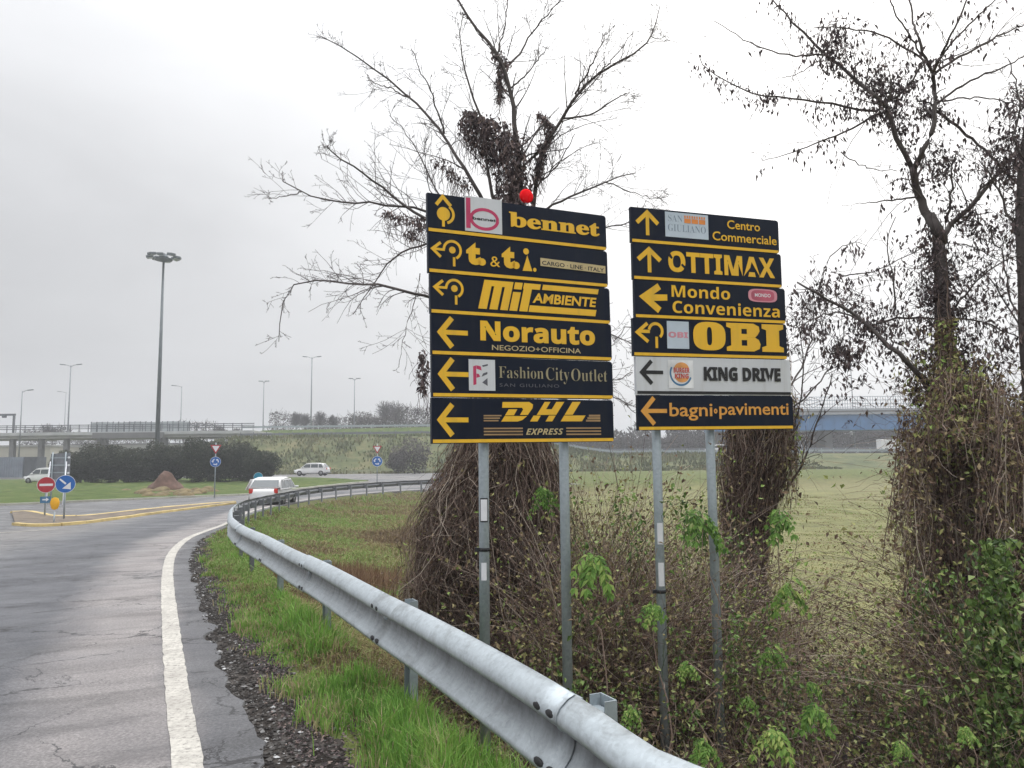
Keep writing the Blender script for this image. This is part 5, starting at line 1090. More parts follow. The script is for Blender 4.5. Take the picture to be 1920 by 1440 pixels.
# straw and dry stalks along and behind the rail
n_ = 130000; l = 1.5 + 34 * g.random(n_) ** 1.6; s = -.35 + 3.6 * g.random(n_) ** 1.3; x, y = at_path(RAIL, l, s); ss_, _ = dist_path(x, y, RAIL)
pat = vnoise(x, y, 1.1, 51); pat2 = vnoise(x, y, 4, 52); k_ = (g.random(n_) < np.clip(1.5 * pat * sst(-.35, .1, ss_) + .1, 0, 1)) & (y > 1.2); x, y, ss_, pat, pat2 = x[k_], y[k_], ss_[k_], pat[k_], pat2[k_]; m_ = len(x)
grn = sst(6.5, 12, y) * .55; var = np.clip(.45 + g.normal(size=m_) * .2 + grn * (pat2 > .42), 0, 1); hh = (.03 + .09 * g.random(m_) * pat2 + .02) * (1 + .9 * sst(4, 9, y))
b = blades(m_, x, y, hgt(x, y, ss_), hh, .004 + .0007 * y, .4 + 1.3 * g.random(m_), var, g)
tag(b.build('dry_grass', M_straw), 'matted straw coloured dry grass beside and behind the rail', 'grass', kind='stuff')
# rough grass slope inside the bend
n_ = 260000; py = 905 + 330 * g.random(n_) ** 1.25; px = g.uniform(440, 960, n_); v = np.stack([(px - 960) / FPX, np.full(n_, 0.), np.zeros(n_)], 1)
dd = np.clip(2.15 * FPX / np.maximum(py - 866, 12), 4, 75); x = (px - 960) / FPX * dd; y = dd + g.normal(size=n_) * .15 * dd * .2; ss_, _ = dist_path(x, y, RAIL); k_ = ss_ > .35; x, y, ss_ = x[k_], y[k_], ss_[k_]; m_ = len(x)
pat = vnoise(x, y, .55, 61); pat2 = vnoise(x, y, 1.8, 62); cl_ = np.clip(pat * .6 + pat2 * .6, 0, 1); rust = (vnoise(x, y, .35, 63) > .60) & (y > 7) & (y < 30)
hh = (.05 + .20 * cl_ * g.random(m_)) * (1 + .25 * (y > 15)); var = np.clip(.36 + .30 * sst(11, 24, y) + .55 * (pat - .5) + g.normal(size=m_) * .17 - .30 * rust - .22 * sst(-.24, -.10, x / y) + .12, .26, 1)
b = blades(m_, x, y, hgt(x, y, ss_), hh, .004 + .0011 * y, .3 + .9 * g.random(m_), var, g)
tag(b.build('rough_grass', M_straw), 'rough yellow green grass on the slope inside the bend', 'grass', kind='stuff')
# rusty dry stalks clump on the slope
n_ = 5200; c = np.array([PD(640, 1000, 14)[0], 14.0]); x = c[0] + g.normal(size=n_) * .5; y = c[1] + g.normal(size=n_) * 1.4; sq_, _ = dist_path(x, y, RAIL); x, y = x[sq_ > .5], y[sq_ > .5]; n_ = len(x); M_rusty = varmat('rusty_stalks', [(0, (.10, .055, .03)), (.6, (.22, .13, .075)), (1, (.30, .21, .13))], .85, .2)
b = blades(n_, x, y, hgt(x, y), .18 + .35 * g.random(n_), .009, .5 * g.random(n_), g.random(n_), g); tag(b.build('dry_stalks', M_rusty), 'patch of rust brown dry stalks on the slope past the rail', 'dry weeds', kind='stuff')
# loose blades over the field
n_ = 120000; y = 5.5 + 50 * g.random(n_) ** 1.7; x = y * g.uniform(.02, .75, n_); ss_, _ = dist_path(x, y, RAIL); k_ = ss_ > 3; x, y, ss_ = x[k_], y[k_], ss_[k_]; m_ = len(x)
cl_ = vnoise(x * .5, y, 2.2, 71); b = blades(m_, x, y, hgt(x, y, ss_), .012 + .035 * g.random(m_) * cl_, .004 + .0009 * y, .8 + g.random(m_), np.clip(.50 + g.normal(size=m_) * .15 + .25 * (cl_ > .5), 0, 1), g)
tag(b.build('field_grass', M_straw), 'short olive field grass beyond the brambles', 'grass', kind='stuff')
# ------------------------------------------------------------------ rubble and litter at the edge of the asphalt
n_ = 26000; l = 4 + 24 * g.random(n_) ** 1.5; u0_ = .30 + np.abs(g.normal(size=n_)) * .25; x, y = at_path(LINE, l, u0_); ss_, _ = dist_path(x, y, RAIL); k_ = (ss_ < -.05) & (g.random(n_) < (.25 + vnoise(x, y, 4, 81))); x, y, ss_ = x[k_], y[k_], ss_[k_]; m_ = len(x)
ico = np.array([[1, 0, 0], [-1, 0, 0], [0, 1, 0], [0, -1, 0], [0, 0, 1], [0, 0, -1.]]); fc_ = np.array([[0, 2, 4], [2, 1, 4], [1, 3, 4], [3, 0, 4], [2, 0, 5], [1, 2, 5], [3, 1, 5], [0, 3, 5]])
sz = .0045 + .016 * g.random(m_) ** 3; V = ico[None] * (.6 + .6 * g.random((m_, 6, 1))) * sz[:, None, None] * [1.1, 1.1, .6]; an = g.random(m_) * 6.28; ca, sa = np.cos(an)[:, None], np.sin(an)[:, None]
V = np.stack([V[..., 0] * ca - V[..., 1] * sa, V[..., 0] * sa + V[..., 1] * ca, V[..., 2]], -1) + np.stack([x, y, hgt(x, y, ss_) + sz * .3], -1)[:, None]
M_stone = varmat('rubble_stones', [(0, (.022, .019, .018)), (.5, (.058, .053, .049)), (.85, (.12, .112, .106)), (.96, (.28, .275, .27)), (1, (.55, .55, .55))], .9, .25)
b = MB(); b.add(V.reshape(-1, 3), (np.arange(m_)[:, None, None] * 6 + fc_[None]).reshape(-1, 3), np.repeat(g.random(m_) ** 1.4, 6)); tag(b.build('rubble', M_stone), 'crumbled asphalt and pebbles along the broken road edge', 'rubble', kind='stuff')
n_ = 9000; l = 3.5 + 18 * g.random(n_) ** 1.6; x, y = at_path(LINE, l, .50 + np.abs(g.normal(size=n_)) * .42); ss_, _ = dist_path(x, y, RAIL); k_ = ss_ < .5; x, y, ss_ = x[k_], y[k_], ss_[k_]; m_ = len(x)
lf = MB(); D = g.normal(size=(m_, 3)) * [1, 1, .25]; U = g.normal(size=(m_, 3)) * .45 + [0, 0, 1]; lf.leaves(np.c_[x, y, hgt(x, y, ss_) + .012 + .015 * g.random(m_)], unit(D), unit(U), .012 + .02 * g.random(m_), .008 + .012 * g.random(m_), g.random(m_) * .8)
tag(lf.build('leaf_litter', M_dead), 'brown dead leaves lying at the road edge', 'leaf litter', kind='stuff')
n_ = 6000; l = 1.5 + 9 * g.random(n_) ** 1.4; x, y = at_path(RAIL, l, .1 + 1.1 * g.random(n_)); lf = MB(); D = g.normal(size=(n_, 3)) * [1, 1, .3]; U = g.normal(size=(n_, 3)) * .5 + [0, 0, 1]
lf.leaves(np.c_[x, y, hgt(x, y) + .02 + .03 * g.random(n_)], unit(D), unit(U), .015 + .03 * g.random(n_), .010 + .015 * g.random(n_), .4 + g.random(n_) * .6); tag(lf.build('leaf_litter', M_dead), 'pale dead leaves lying in the straw behind the rail', 'leaf litter', kind='stuff')
# ------------------------------------------------------------------ roundabout signs
def disc_mesh(r, y0_, y1_, n=28):
    b = MB(); th = np.arange(n) * 2 * np.pi / n; V = [(r * math.cos(a), y0_, r * math.sin(a)) for a in th] + [(r * math.cos(a), y1_, r * math.sin(a)) for a in th]
    return b.add(V, [list(range(n)), list(range(2 * n - 1, n - 1, -1))] + [[i, n + i, n + (i + 1) % n, (i + 1) % n] for i in range(n)])
def facing(p): return math.atan2(-p[0], p[1]) * .0 + math.atan2(p[0], p[1]) * -1
def signpost(name, px, d, label, cat, parts, ztop, group=None, base=None, rad=.03, rz=None, hf=z0):
    g0 = PD(px, 900, d); zb_ = float(hf(d)) if base is None else base; root = empty(name, (g0[0], d, zb_), facing(g0) if rz is None else rz, label, cat, group)
    b = MB(); b.cyl(0, .035, -.1, ztop - zb_, rad, 10); b.build('post', M_galv, root)
    for fn in parts: fn(root, zb_)
    return root
def disc_sign(zc, r, mat, rim=None, marks=(), name='disc'):
    def fn(root, zb_):
        o = disc_mesh(r, -.012, .012).build(name, rim or M_pwhite, root, (0, 0, zc - zb_)); disc_mesh(r * .95, -.0165, -.0125).build('face', mat, o)
        f = Flat(1, 1, .034)
        for m_, P in marks: f.polys([np.array(p) * r * 1000 for p in P], m_, o, 'symbol')
    return fn
def tri_sign(zc, s_):
    def fn(root, zb_):
        pts = lambda k: [(0, -k * .577), (k * .5, k * .289), (-k * .5, k * .289)]
        b = MB(); b.prism(pts(s_), -.012, .012); o = b.build('give_way_triangle', M_pink if False else M_red, root, (0, 0, zc - zb_)); b = MB(); b.prism(pts(s_ * .66), -.017, -.0125); b.build('face', M_pwhite, o)
    return fn
def chevs(r0, r1, n=3):
    P = []
    for k in range(3):
        a0 = 90 + 120 * k; th = np.radians(np.linspace(a0 + 18, a0 + 78, 7)); P.append(np.r_[np.c_[r1 * np.cos(th), r1 * np.sin(th)], np.c_[r0 * np.cos(th[::-1]), r0 * np.sin(th[::-1])]])
        e = np.radians(a0 + 108); s_ = np.radians(a0 + 76); P.append(np.array([((r0 + r1) / 2 * math.cos(e), (r0 + r1) / 2 * math.sin(e)), ((r1 + .16) * math.cos(s_), (r1 + .16) * math.sin(s_)), ((r0 - .16) * math.cos(s_), (r0 - .16) * math.sin(s_))][::1]))
    return P
zpx = lambda py, d, px=960: PD(px, py, d)[2]
signpost('roundabout_sign', 403, 45, 'give way triangle above a blue roundabout disc, on the grass left of the white car', 'road sign', [tri_sign(zpx(840, 45, 403), .62), disc_sign(zpx(866, 45, 403), .30, M_blue, marks=[(M_pwhite, chevs(.42, .62))])], zpx(830, 45, 403), 'roundabout signs on posts')
signpost('roundabout_sign', 707, 56, 'give way triangle above a blue roundabout disc, beyond the bend of the guard rail', 'road sign', [tri_sign(zpx(841, 56, 707), .66), disc_sign(zpx(865, 56, 707), .38, M_blue, marks=[(M_pwhite, chevs(.42, .62))])], zpx(832, 56, 707), 'roundabout signs on posts')
arrow_dr = [[(-.62, .50), (-.50, .62), (.10, .10), (-.02, -.06)], [(.55, -.60), (.50, .22), (-.30, -.50)]]
signpost('keep_right_sign', 484, 39, 'small teal blue disc just behind the white car on the road', 'road sign', [disc_sign(zpx(894, 39, 484), .22, basic('sign_teal', (.01, .22, .33), .4))], zpx(888, 39, 484))
signpost('no_entry_sign', 87, 29, 'red no entry disc with a white bar and a small dark plate below', 'road sign', [disc_sign(zpx(909, 29, 87), .30, M_red, marks=[(M_pwhite, [[(-.72, -.14), (.72, -.14), (.72, .14), (-.72, .14)]])]),
    lambda r, zb_: MB().box(-.17, .17, -.015, .0, -.12, .12).build('plate', M_lblue, r, (0, 0, zpx(937, 29, 87) - zb_)), lambda r, zb_: MB().prism([(-.10, -.02), (.02, -.02), (.02, -.07), (.11, .01), (.02, .08), (.02, .03), (-.10, .03)], -.019, -.0155).build('plate_arrow', M_pwhite, r, (0, 0, zpx(937, 29, 87) - zb_))], zpx(896, 29, 87))
signpost('keep_right_sign', 123, 26, 'large blue disc with a white arrow pointing down to the right', 'road sign', [disc_sign(zpx(907.5, 26, 123), .30, M_blue, marks=[(M_pwhite, arrow_dr)])], zpx(895, 26, 123))
def delin(root, zb_):
    z_ = zpx(944, 24, 105) - zb_; o = MB().lathe([(0, -.24), (.10, -.20), (.155, -.05), (.16, .06), (.11, .19), (0, .235)], 16).build('yellow_marker', M_amber, root, (0, .0, z_)); o.scale = (.8, .22, .82)
signpost('delineator', 105, 24, 'rounded yellow marker on a short post at the tip of the splitter island', 'marker post', [delin], zpx(960, 24, 105), rad=.022)
# grey board seen from behind, stayed by slanting poles
d = 40; a = PD(90, 905, d); c = PD(133, 849, d); rb = empty('sign_board', ((a[0] + c[0]) / 2, d, float(z0(d))), -.05, 'tall grey board seen from behind, stayed by slanting white poles', 'sign board')
hw = (c[0] - a[0]) / 2; zb_ = z0(d); MB().prism([(-hw, a[2] - zb_ - .2), (hw, a[2] - zb_ - .2), (hw, c[2] - zb_), (-hw * .85, c[2] - zb_ - .05)], -.02, .02).build('panel', M_signback, rb)
for sx_ in (-.62, .62): MB().cyl(sx_ * hw, -.06, -.1, c[2] - zb_ + .05, .035, 8).build('post', M_galv, rb)
for sx_ in (-.8, .75): MB().tube([(sx_ * hw, -.08, c[2] - zb_ - .45), (sx_ * hw + .55, -1.1, 0)], .028, 6).build('stay', M_pwhite, rb)
for k in range(4): MB().box(-hw * .9, hw * .9, -.05, -.02, c[2] - zb_ - .25 - .38 * k - .03, c[2] - zb_ - .25 - .38 * k + .03).build('stiffener', M_galv, rb)
for k in range(3): disc_mesh(.055, -.03, .0, 12).build('reflector', M_pwhite, rb, (hw - .03, -.06, c[2] - zb_ - .24 - .4 * k))

# ------------------------------------------------------------------ mound and hedge
b = MB(); n_ = 40; th = np.linspace(0, 2 * np.pi, n_, endpoint=False); rr_ = np.linspace(0, 1, 16); Rg, Tg = np.meshgrid(rr_, th, indexing='ij')
dm = 57; p = PD(311, 900, dm); X = Rg * 1.35 * np.cos(Tg); Y = Rg * 1.2 * np.sin(Tg); Z = 1.12 * (1 - Rg ** 1.7) * (1 + .9 * (vnoise(X + 9, Y + 9, 1.7, 91) - .5)) + .09 * (vnoise(X + 9, Y + 9, 6, 92) - .5) + .12
Z[-1] = -.1; i = np.arange(15)[:, None] * n_; j = np.arange(n_)[None]; j2 = (j + 1) % n_
b.add(np.stack([X, Y, Z], -1).reshape(-1, 3), np.stack([i + j, i + n_ + j, i + n_ + j2, i + j2], -1).reshape(-1, 4), smooth=True)
mo = b.build('earth_mound', basic('red_earth', (.12, .068, .05), .95, nscale=3, var=.4, bump=.6), loc=(p[0], dm, float(z0(dm)))); tag(mo, 'heap of reddish brown earth on the roundabout grass in front of the hedge', 'earth mound')
spoil = MB(); g = np.random.default_rng(5)
for k in range(26):
    px = g.uniform(235, 400); dd = g.uniform(46, 56); q = PD(px, 900, dd); spoil.lathe([(0, .16), (.25, .11), (.45, .0), (.5, -.1)], 7, c=(q[0], dd, float(z0(dd)) + .2 + g.uniform(-.08, .08)))
tag(spoil.build('spoil', basic('yellow_spoil', (.15, .115, .055), .95, nscale=3, var=.4)), 'low brown and yellow spoil scattered round the earth heap', 'spoil', kind='stuff')
def bush(px, d, rx, rz_, seed, label, cat='bush', group='dark evergreen bushes in a row on the roundabout', mat=None, n_=5200, ls=.21, base=None, name='evergreen_bush', ry=None):
    g = np.random.default_rng(seed); p = PD(px, 900, d); zb_ = float(z0(d)) if base is None else base; root = empty(name, (p[0], d, zb_), 0, label, cat, group); ry = ry or rx
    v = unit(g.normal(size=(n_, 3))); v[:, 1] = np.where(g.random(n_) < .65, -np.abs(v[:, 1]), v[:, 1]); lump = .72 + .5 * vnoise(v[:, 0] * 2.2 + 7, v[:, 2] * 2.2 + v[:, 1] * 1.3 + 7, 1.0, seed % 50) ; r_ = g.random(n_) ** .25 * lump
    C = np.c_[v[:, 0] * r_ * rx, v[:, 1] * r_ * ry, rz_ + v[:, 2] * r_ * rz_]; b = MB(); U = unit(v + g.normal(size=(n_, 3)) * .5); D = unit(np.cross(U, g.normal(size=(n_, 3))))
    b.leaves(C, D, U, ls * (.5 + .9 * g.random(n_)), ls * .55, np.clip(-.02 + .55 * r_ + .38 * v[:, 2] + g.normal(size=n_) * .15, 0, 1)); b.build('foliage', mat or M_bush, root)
    b = MB(); b.cyl(0, 0, -.1, rz_ * 1.2, .09, 7, r2=.03)
    for k in range(4): an = g.random() * 6.28; b.tube([(0, 0, rz_ * .3), (.4 * rx * math.cos(an), .4 * ry * math.sin(an), rz_), (.6 * rx * math.cos(an), .6 * ry * math.sin(an), rz_ * 1.4)], [.05, .03, .015], 5)
    b.build('stem', M_bark, root)
bl = [(132, 'leftmost and low'), (172, 'second from the left'), (212, 'third from the left, rather low'), (252, 'behind the left flank of the earth heap'), (292, 'right behind the earth heap'), (332, 'right of the earth heap'), (372, 'tall with a spiky top'), (410, 'behind the nearer roundabout sign'), (452, 'tall, second from the right end'), (488, 'at the right end of the row')]
hz = [1.55, 1.8, 1.85, 1.75, 1.9, 1.8, 2.2, 1.95, 2.0, 1.6]
for k, (px, wh) in enumerate(bl): bush(px, 70 + (k % 3) * 1.4, 1.7, hz[k], 400 + k, 'dark evergreen bush of the roundabout row, ' + wh)
# ------------------------------------------------------------------ flyover on the left
fl = empty('flyover', (-70, 128, 0), label='long concrete flyover with a dark railing crossing behind the roundabout on the left', cat='bridge')
def X(px, d): return PD(px, 800, d)[0]
yd = 126.0; x_end = X(470, yd) + 70; x_st = -95.0
ztop = zpx(809, yd, 240); zbot = zpx(820, yd, 240)
o = MB().box(x_st, x_end, 0, 10, zbot, ztop).build('deck', M_conc, fl); MB().box(x_st, x_end, -.35, -.003, ztop - .45, ztop + .05).build('fascia', basic('fascia_pale', (.42, .43, .43), .8, nscale=.6, var=.15), fl)
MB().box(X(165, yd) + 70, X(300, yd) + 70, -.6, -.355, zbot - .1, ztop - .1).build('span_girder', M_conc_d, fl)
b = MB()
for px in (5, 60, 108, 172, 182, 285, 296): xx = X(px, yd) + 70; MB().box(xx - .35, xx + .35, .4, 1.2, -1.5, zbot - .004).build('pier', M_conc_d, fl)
M_railing = basic('railing_dark', (.075, .085, .095), .6, nscale=2, var=.2)
xs_ = x_st
for k, zr in enumerate((.55, .85, 1.15)): MB().box(x_st, x_end, -.2 - .02 * k, -.12 - .02 * k, ztop + zr, ztop + zr + .12).build('rail', M_railing, fl)
b = MB()
for k in range(int((x_end - x_st) / 1.5)): b.box(x_st + k * 1.5, x_st + k * 1.5 + .12, -.3, -.24, ztop + .05, ztop + 1.3)
b.build('rail_post', M_railing, fl, kind='stuff')
M_barr = basic('noise_barrier', (.30, .33, .34), .5, nscale=.8, var=.25)
xb0, xb1 = X(158, yd + 9) + 70, X(345, yd + 9) + 70; nb = 18
for k in range(nb): w_ = (xb1 - xb0) / nb; MB().box(xb0 + k * w_ + .06, xb0 + (k + 1) * w_ - .06, 9.2, 9.3, ztop, zpx(790, yd + 9, 240) + .05 * math.sin(k)).build('barrier_panel', M_barr, fl)
for k in range(nb + 1): w_ = (xb1 - xb0) / nb; MB().box(xb0 + k * w_ - .055, xb0 + k * w_ + .055, 9.15, 9.35, ztop, zpx(789, yd + 9, 240)).build('barrier_post', M_railing, fl)
# pale wall and vehicles under it
wl = empty('warehouse', (X(30, 150), 150, 0), label='pale low warehouse seen under the left end of the flyover', cat='building')
M_crm = basic('cream_render', (.42, .40, .34), .85, nscale=.3, var=.12)
MB().box(-9, 7.0, 0, 10, -1, zpx(828, 150)).build('wall', M_crm, wl); MB().box(-9.2, 7.2, -.2, 10.2, zpx(828, 150) + .003, zpx(825, 150)).build('roof', M_conc, wl)
for k in range(5): MB().box(-7.5 + k * 2.9, -5.9 + k * 2.9, -.06, -.003, 1.2, 2.6).build('window', M_glass, wl)
wl2 = empty('warehouse', (X(245, 160), 160, 0), label='long pale wall behind the piers of the flyover above the hedge', cat='building')
MB().box(-14, 14, 0, 6, -1, zpx(826, 160)).build('wall', basic('grey_render', (.34, .34, .32), .85, nscale=.3, var=.12), wl2); MB().box(-14.2, 14.2, -.2, 6.2, zpx(826, 160) + .004, zpx(824, 160)).build('roof', M_conc_d, wl2)
ct = empty('shipping_container', (X(22, 98), 98, float(z0(98))), label='grey blue container below the flyover at the left edge', cat='container')
zc_ = zpx(857, 98, 22) - float(z0(98)); MB().box(-3.4, 1.6, 0, 2.4, .1, zc_).build('body', basic('container_grey', (.20, .23, .27), .6, nscale=1, var=.15), ct)
for k in range(16): MB().box(-3.3 + k * .3, -3.16 + k * .3, -.05, -.003, .2, zc_ - .1).build('rib', basic('container_grey', (.2, .2, .2)), ct)
MB().box(1.7, 3.3, .2, 2.2, .1, zc_).build('door', M_railing, ct)

# ------------------------------------------------------------------ highway on the embankment
def fence_line(name, pts, hf, label, post=2.0, mat=None, beams=((.45, .75),), stuff=True, h_=.8, grp='guard rails on the far embankments'):
    pts = resample(np.array(pts, float), 60); root = empty(name, (pts[0][0], pts[0][1], 0), 0, label, 'guard rail', grp); org = pts[0]
    zz = np.array([hf(p[0], p[1]) for p in pts])
    for za, zb_ in beams: b = MB(); sweep(b, pts - org, zz, [(-.06, za), (-.10, (za + zb_) / 2), (-.06, zb_), (0, zb_), (0, za)]); b.build('rail_beam', mat or M_galv, root)
    b = MB(); tot = np.linalg.norm(np.diff(pts, axis=0), axis=1).sum(); q = resample(pts, max(2, int(tot / post)))
    for p in q: z_ = hf(p[0], p[1]); b.box(p[0] - org[0] - .06, p[0] - org[0] + .06, p[1] - org[1] + .02, p[1] - org[1] + .12, z_ - .2, z_ + h_)
    b.build('rail_post', mat or M_galv, root, kind='stuff')
hfE = lambda x, y: float(hgt(np.array([x]), np.array([y]))[0])
yb = lambda x: 124.6 + .05 * max(x, 0)
fence_line('guard_rail', [(x, yb(x)) for x in (4, 20, 40, 70, 110)], hfE, 'guard rail of the highway beyond the field, nearer row', h_=.85, beams=((.3, .62),))
fence_line('guard_rail', [(x, yb(x) + 13) for x in (-10, 4, 20, 40, 70, 110)], hfE, 'guard rail of the highway beyond the field, further row', h_=1.2, beams=((.25, .5), (.85, 1.1)), mat=M_railfar)
fence_line('guard_rail', [(x, 124.6) for x in (-44, -30, -10, 2)], hfE, 'guard rail on top of the bank right of the flyover', h_=.95, beams=((.4, .75),), mat=M_railfar)
fence_line('guard_rail', [(x, 148) for x in (-52, -30, -10)], lambda x, y: 8.0, 'guard rail high up on the second bank behind the flyover', h_=.95, beams=((.45, .8),))
b = MB(); xx = np.linspace(-60, 0, 40); prof = np.interp(xx, [-60, -48, -12, 0], [4, 7.9, 8.3, 4]); V = np.r_[np.c_[xx, np.full(40, 141.), np.full(40, 4.)], np.c_[xx, np.full(40, 147.), prof], np.c_[xx, np.full(40, 200.), prof]]; i = np.arange(39)
b.add(V, np.concatenate([np.stack([i, i + 1, i + 41, i + 40], 1), np.stack([i + 40, i + 41, i + 81, i + 80], 1)]), smooth=True); b.build('grass_bank', M_sgrass, kind='structure')
xx = np.linspace(-14, 130, 60); pth = np.array([(x, yb(x) + 7) for x in xx]); rd = MB(); zz = np.array([emb_top(x) for x in xx]); V = np.r_[np.c_[pth[:, 0], pth[:, 1] - 5, zz + .06], np.c_[pth[:, 0], pth[:, 1] + 5, zz + .06]]; i = np.arange(59)
rd.add(V, np.stack([i, i + 1, i + 61, i + 60], 1)); rd.build('highway', M_conc_d, kind='structure')
# ------------------------------------------------------------------ blue overpass on the right
yo = 150.0; bo = empty('overpass', (X(1700, yo), yo, 0), label='blue steel girder overpass with a pale railing crossing above the highway', cat='bridge')
xo = bo.location.x; x0_, x1_ = X(1340, yo) - xo, X(2150, yo) - xo; gz0, gz1 = zpx(806, yo, 1600), zpx(777, yo, 1600); sb = empty
M_bluest = basic('girder_blue', (.045, .16, .36), .5, nscale=.5, var=.18); M_deckp = basic('deck_pale', (.34, .36, .39), .8, nscale=.5, var=.12)
MB().box(x0_, x1_, 0, 8, gz0, gz1).build('girder', M_bluest, bo); MB().box(x0_, x1_, -.5, 8.5, gz1 + .003, gz1 + 1.15).build('deck', M_deckp, bo)
for k in range(34): xk = x0_ + (k + .5) * (x1_ - x0_) / 34; MB().box(xk - .08, xk + .08, -.12, -.003, gz0, gz1).build('stiffener', M_bluest, bo)
MB().box(x0_, x1_, -.55, -.503, gz1 + .45, gz1 + .75).build('edge_trim', M_conc_d, bo)
M_mesh = basic('railing_pale_blue', (.26, .31, .37), .5, nscale=1, var=.1)
for zr in (1.35, 2.0, 2.7, 3.4): MB().box(x0_, x1_, -.45, -.38, gz1 + zr, gz1 + zr + .09).build('rail', M_mesh, bo)
b = MB()
for k in range(170): xk = x0_ + (k + .5) * (x1_ - x0_) / 170; b.box(xk - .035, xk + .035, -.36, -.31, gz1 + 1.16, gz1 + 3.5)
b.build('baluster', M_mesh, bo, kind='stuff')
for px in (1345, 1560, 1810, 2050): xk = X(px, yo) - xo; MB().box(xk - .8, xk + .8, 2, 6, 1.5, gz0 - .005).build('pier', M_conc_d, bo)
ab = MB(); ab.box(x0_ - 30, x0_ - .01, 0, 8, 0, gz1 - 1.0)
g = np.random.default_rng(15); n_ = 26000; x = g.uniform(-60, 45, n_); y = 105 + 20 * g.random(n_); k_ = g.random(n_) < vnoise(x, y, .35, 31) * 1.1; x, y = x[k_], y[k_]; m_ = len(x)
bt = blades(m_, x, y, hgt(x, y), .25 + .6 * g.random(m_) * vnoise(x, y, .25, 32), .22, .5 * g.random(m_), np.clip(.15 + .75 * vnoise(x, y, .3, 33) + g.normal(size=m_) * .15, 0, 1), g)
tag(bt.build('bank_grass', varmat('bank_blades', [(0, (.065, .078, .035)), (.4, (.10, .115, .05)), (.75, (.16, .16, .07)), (1, (.2, .175, .10))], .9, .1)), 'rough mottled grass on the slopes of the road banks', 'grass', kind='stuff')
# grey slope and brush below the overpass
def brushrow(x0_, x1_, y, zb_, h_, n_, label, seed, ls=.5, mat=None):
    g = np.random.default_rng(seed); x = g.uniform(x0_, x1_, n_); prof = h_ * (.55 + .9 * vnoise(x, 0 * x, .22, seed % 40)) ; C = np.c_[x, y + g.normal(size=n_) * 1.2, zb_ + prof * g.random(n_) ** .8]
    b = MB(); leaf_cloud(b, C, ls, .4, -.3, g.random(n_)); m_ = n_ // 6; Q = C[:m_, None] * 1.0; t_ = np.linspace(0, 1, 4)[None, :, None]; Q = Q + t_ * np.concatenate([g.normal(size=(m_, 1, 2)) * .5, .8 + .6 * g.random((m_, 1, 1))], 2)
    b.tubes(Q, .03, 3, g.random(m_)); tag(b.build('brush', mat or M_brush), label, 'brush', kind='stuff')
M_brush = varmat('grey_brush', [(0, (.045, .04, .042)), (.5, (.10, .09, .088)), (1, (.17, .155, .14))], .95, .1)
brushrow(2, 40, 160, 1.8, 4.6, 12000, 'grey brown leafless brush between the two signs beyond the highway', 501)
brushrow(35, 130, 175, 1.8, 6.5, 26000, 'dim grey woodland under the blue overpass', 502, .7)
brushrow(0, 130, 186, 1.8, 7.0, 9000, 'far grey treeline closing the view under the overpass', 506, 1.3)
brushrow(-34, -12, 160, 8.0, 4.2, 3500, 'dark grey thicket on the bank just left of the left sign', 503)
brushrow(-135, -40, 210, 6.0, 5.2, 7000, 'grey winter scrub along the horizon behind the flyover', 504, .7)
brushrow(-60, -20, 190, 8.5, 4.5, 3000, 'pale grey scrub on the horizon behind the upper bank', 505, .6)
g = np.random.default_rng(8)   # shrubs on the slope near the sign
for k, (px, d_, rr__, wh) in enumerate([(778, 100, 2.2, 'bare brown shrub at the foot of the bank, nearest the left sign'), (745, 106, 1.6, 'brown shrub left of the one nearest the left sign at the bank foot')]):
    bush(px, d_, rr__, rr__ * 1.1, 600 + k, wh, 'shrub', 'brown shrubs at the bank foot', M_brush, 1200, .35, name='brown_shrub')
# far leafless trees
def far_tree(px, d, zb_, h_, seed, label):
    g = np.random.default_rng(seed); p = PD(px, 800, d); root = empty('far_tree', (p[0], d, zb_), 0, label, 'tree', 'leafless trees on the horizon')
    MB().cyl(0, 0, -.3, h_ * .6, .16, 6, r2=.06).build('trunk', M_bark, root)
    m_ = 260; K_ = 5; P = np.zeros((m_, K_, 3)); P[:, 0, 2] = h_ * (.25 + .4 * g.random(m_)); dd = unit(np.c_[g.normal(size=(m_, 2)) * .8, .8 + g.random(m_)])
    for k in range(1, K_): P[:, k] = P[:, k - 1] + dd * h_ * .11; dd = unit(dd + g.normal(size=(m_, 3)) * .3)
    b = MB(); b.tubes(P, .035, 3, g.random(m_) * .6); n_ = 160; C = P[g.integers(0, m_, n_), g.integers(2, K_, n_)]; b.build('crown', M_brush, root)
for k, (px, h_, wh) in enumerate([(88, 6, 'near the left lamp posts'), (100, 5, 'just right of the left lamp posts'), (555, 5.5, 'left of the tall double lamp'), (572, 5, 'beside the tall double lamp'), (600, 5.5, 'right of the tall double lamp'), (625, 4.5, 'between the two lamps left of the left sign'), (722, 8, 'pale round one close to the left sign'), (742, 8, 'touching the dark thicket by the left sign'), (410, 5, 'above the nearer roundabout sign'), (445, 4.5, 'right of the nearer roundabout sign'), (345, 5, 'beside the short lamp right of the high mast')]):
    far_tree(px, 185, 6.2 if px < 500 else 9.0, h_ * .9, 700 + k, 'small grey leafless horizon tree ' + wh)
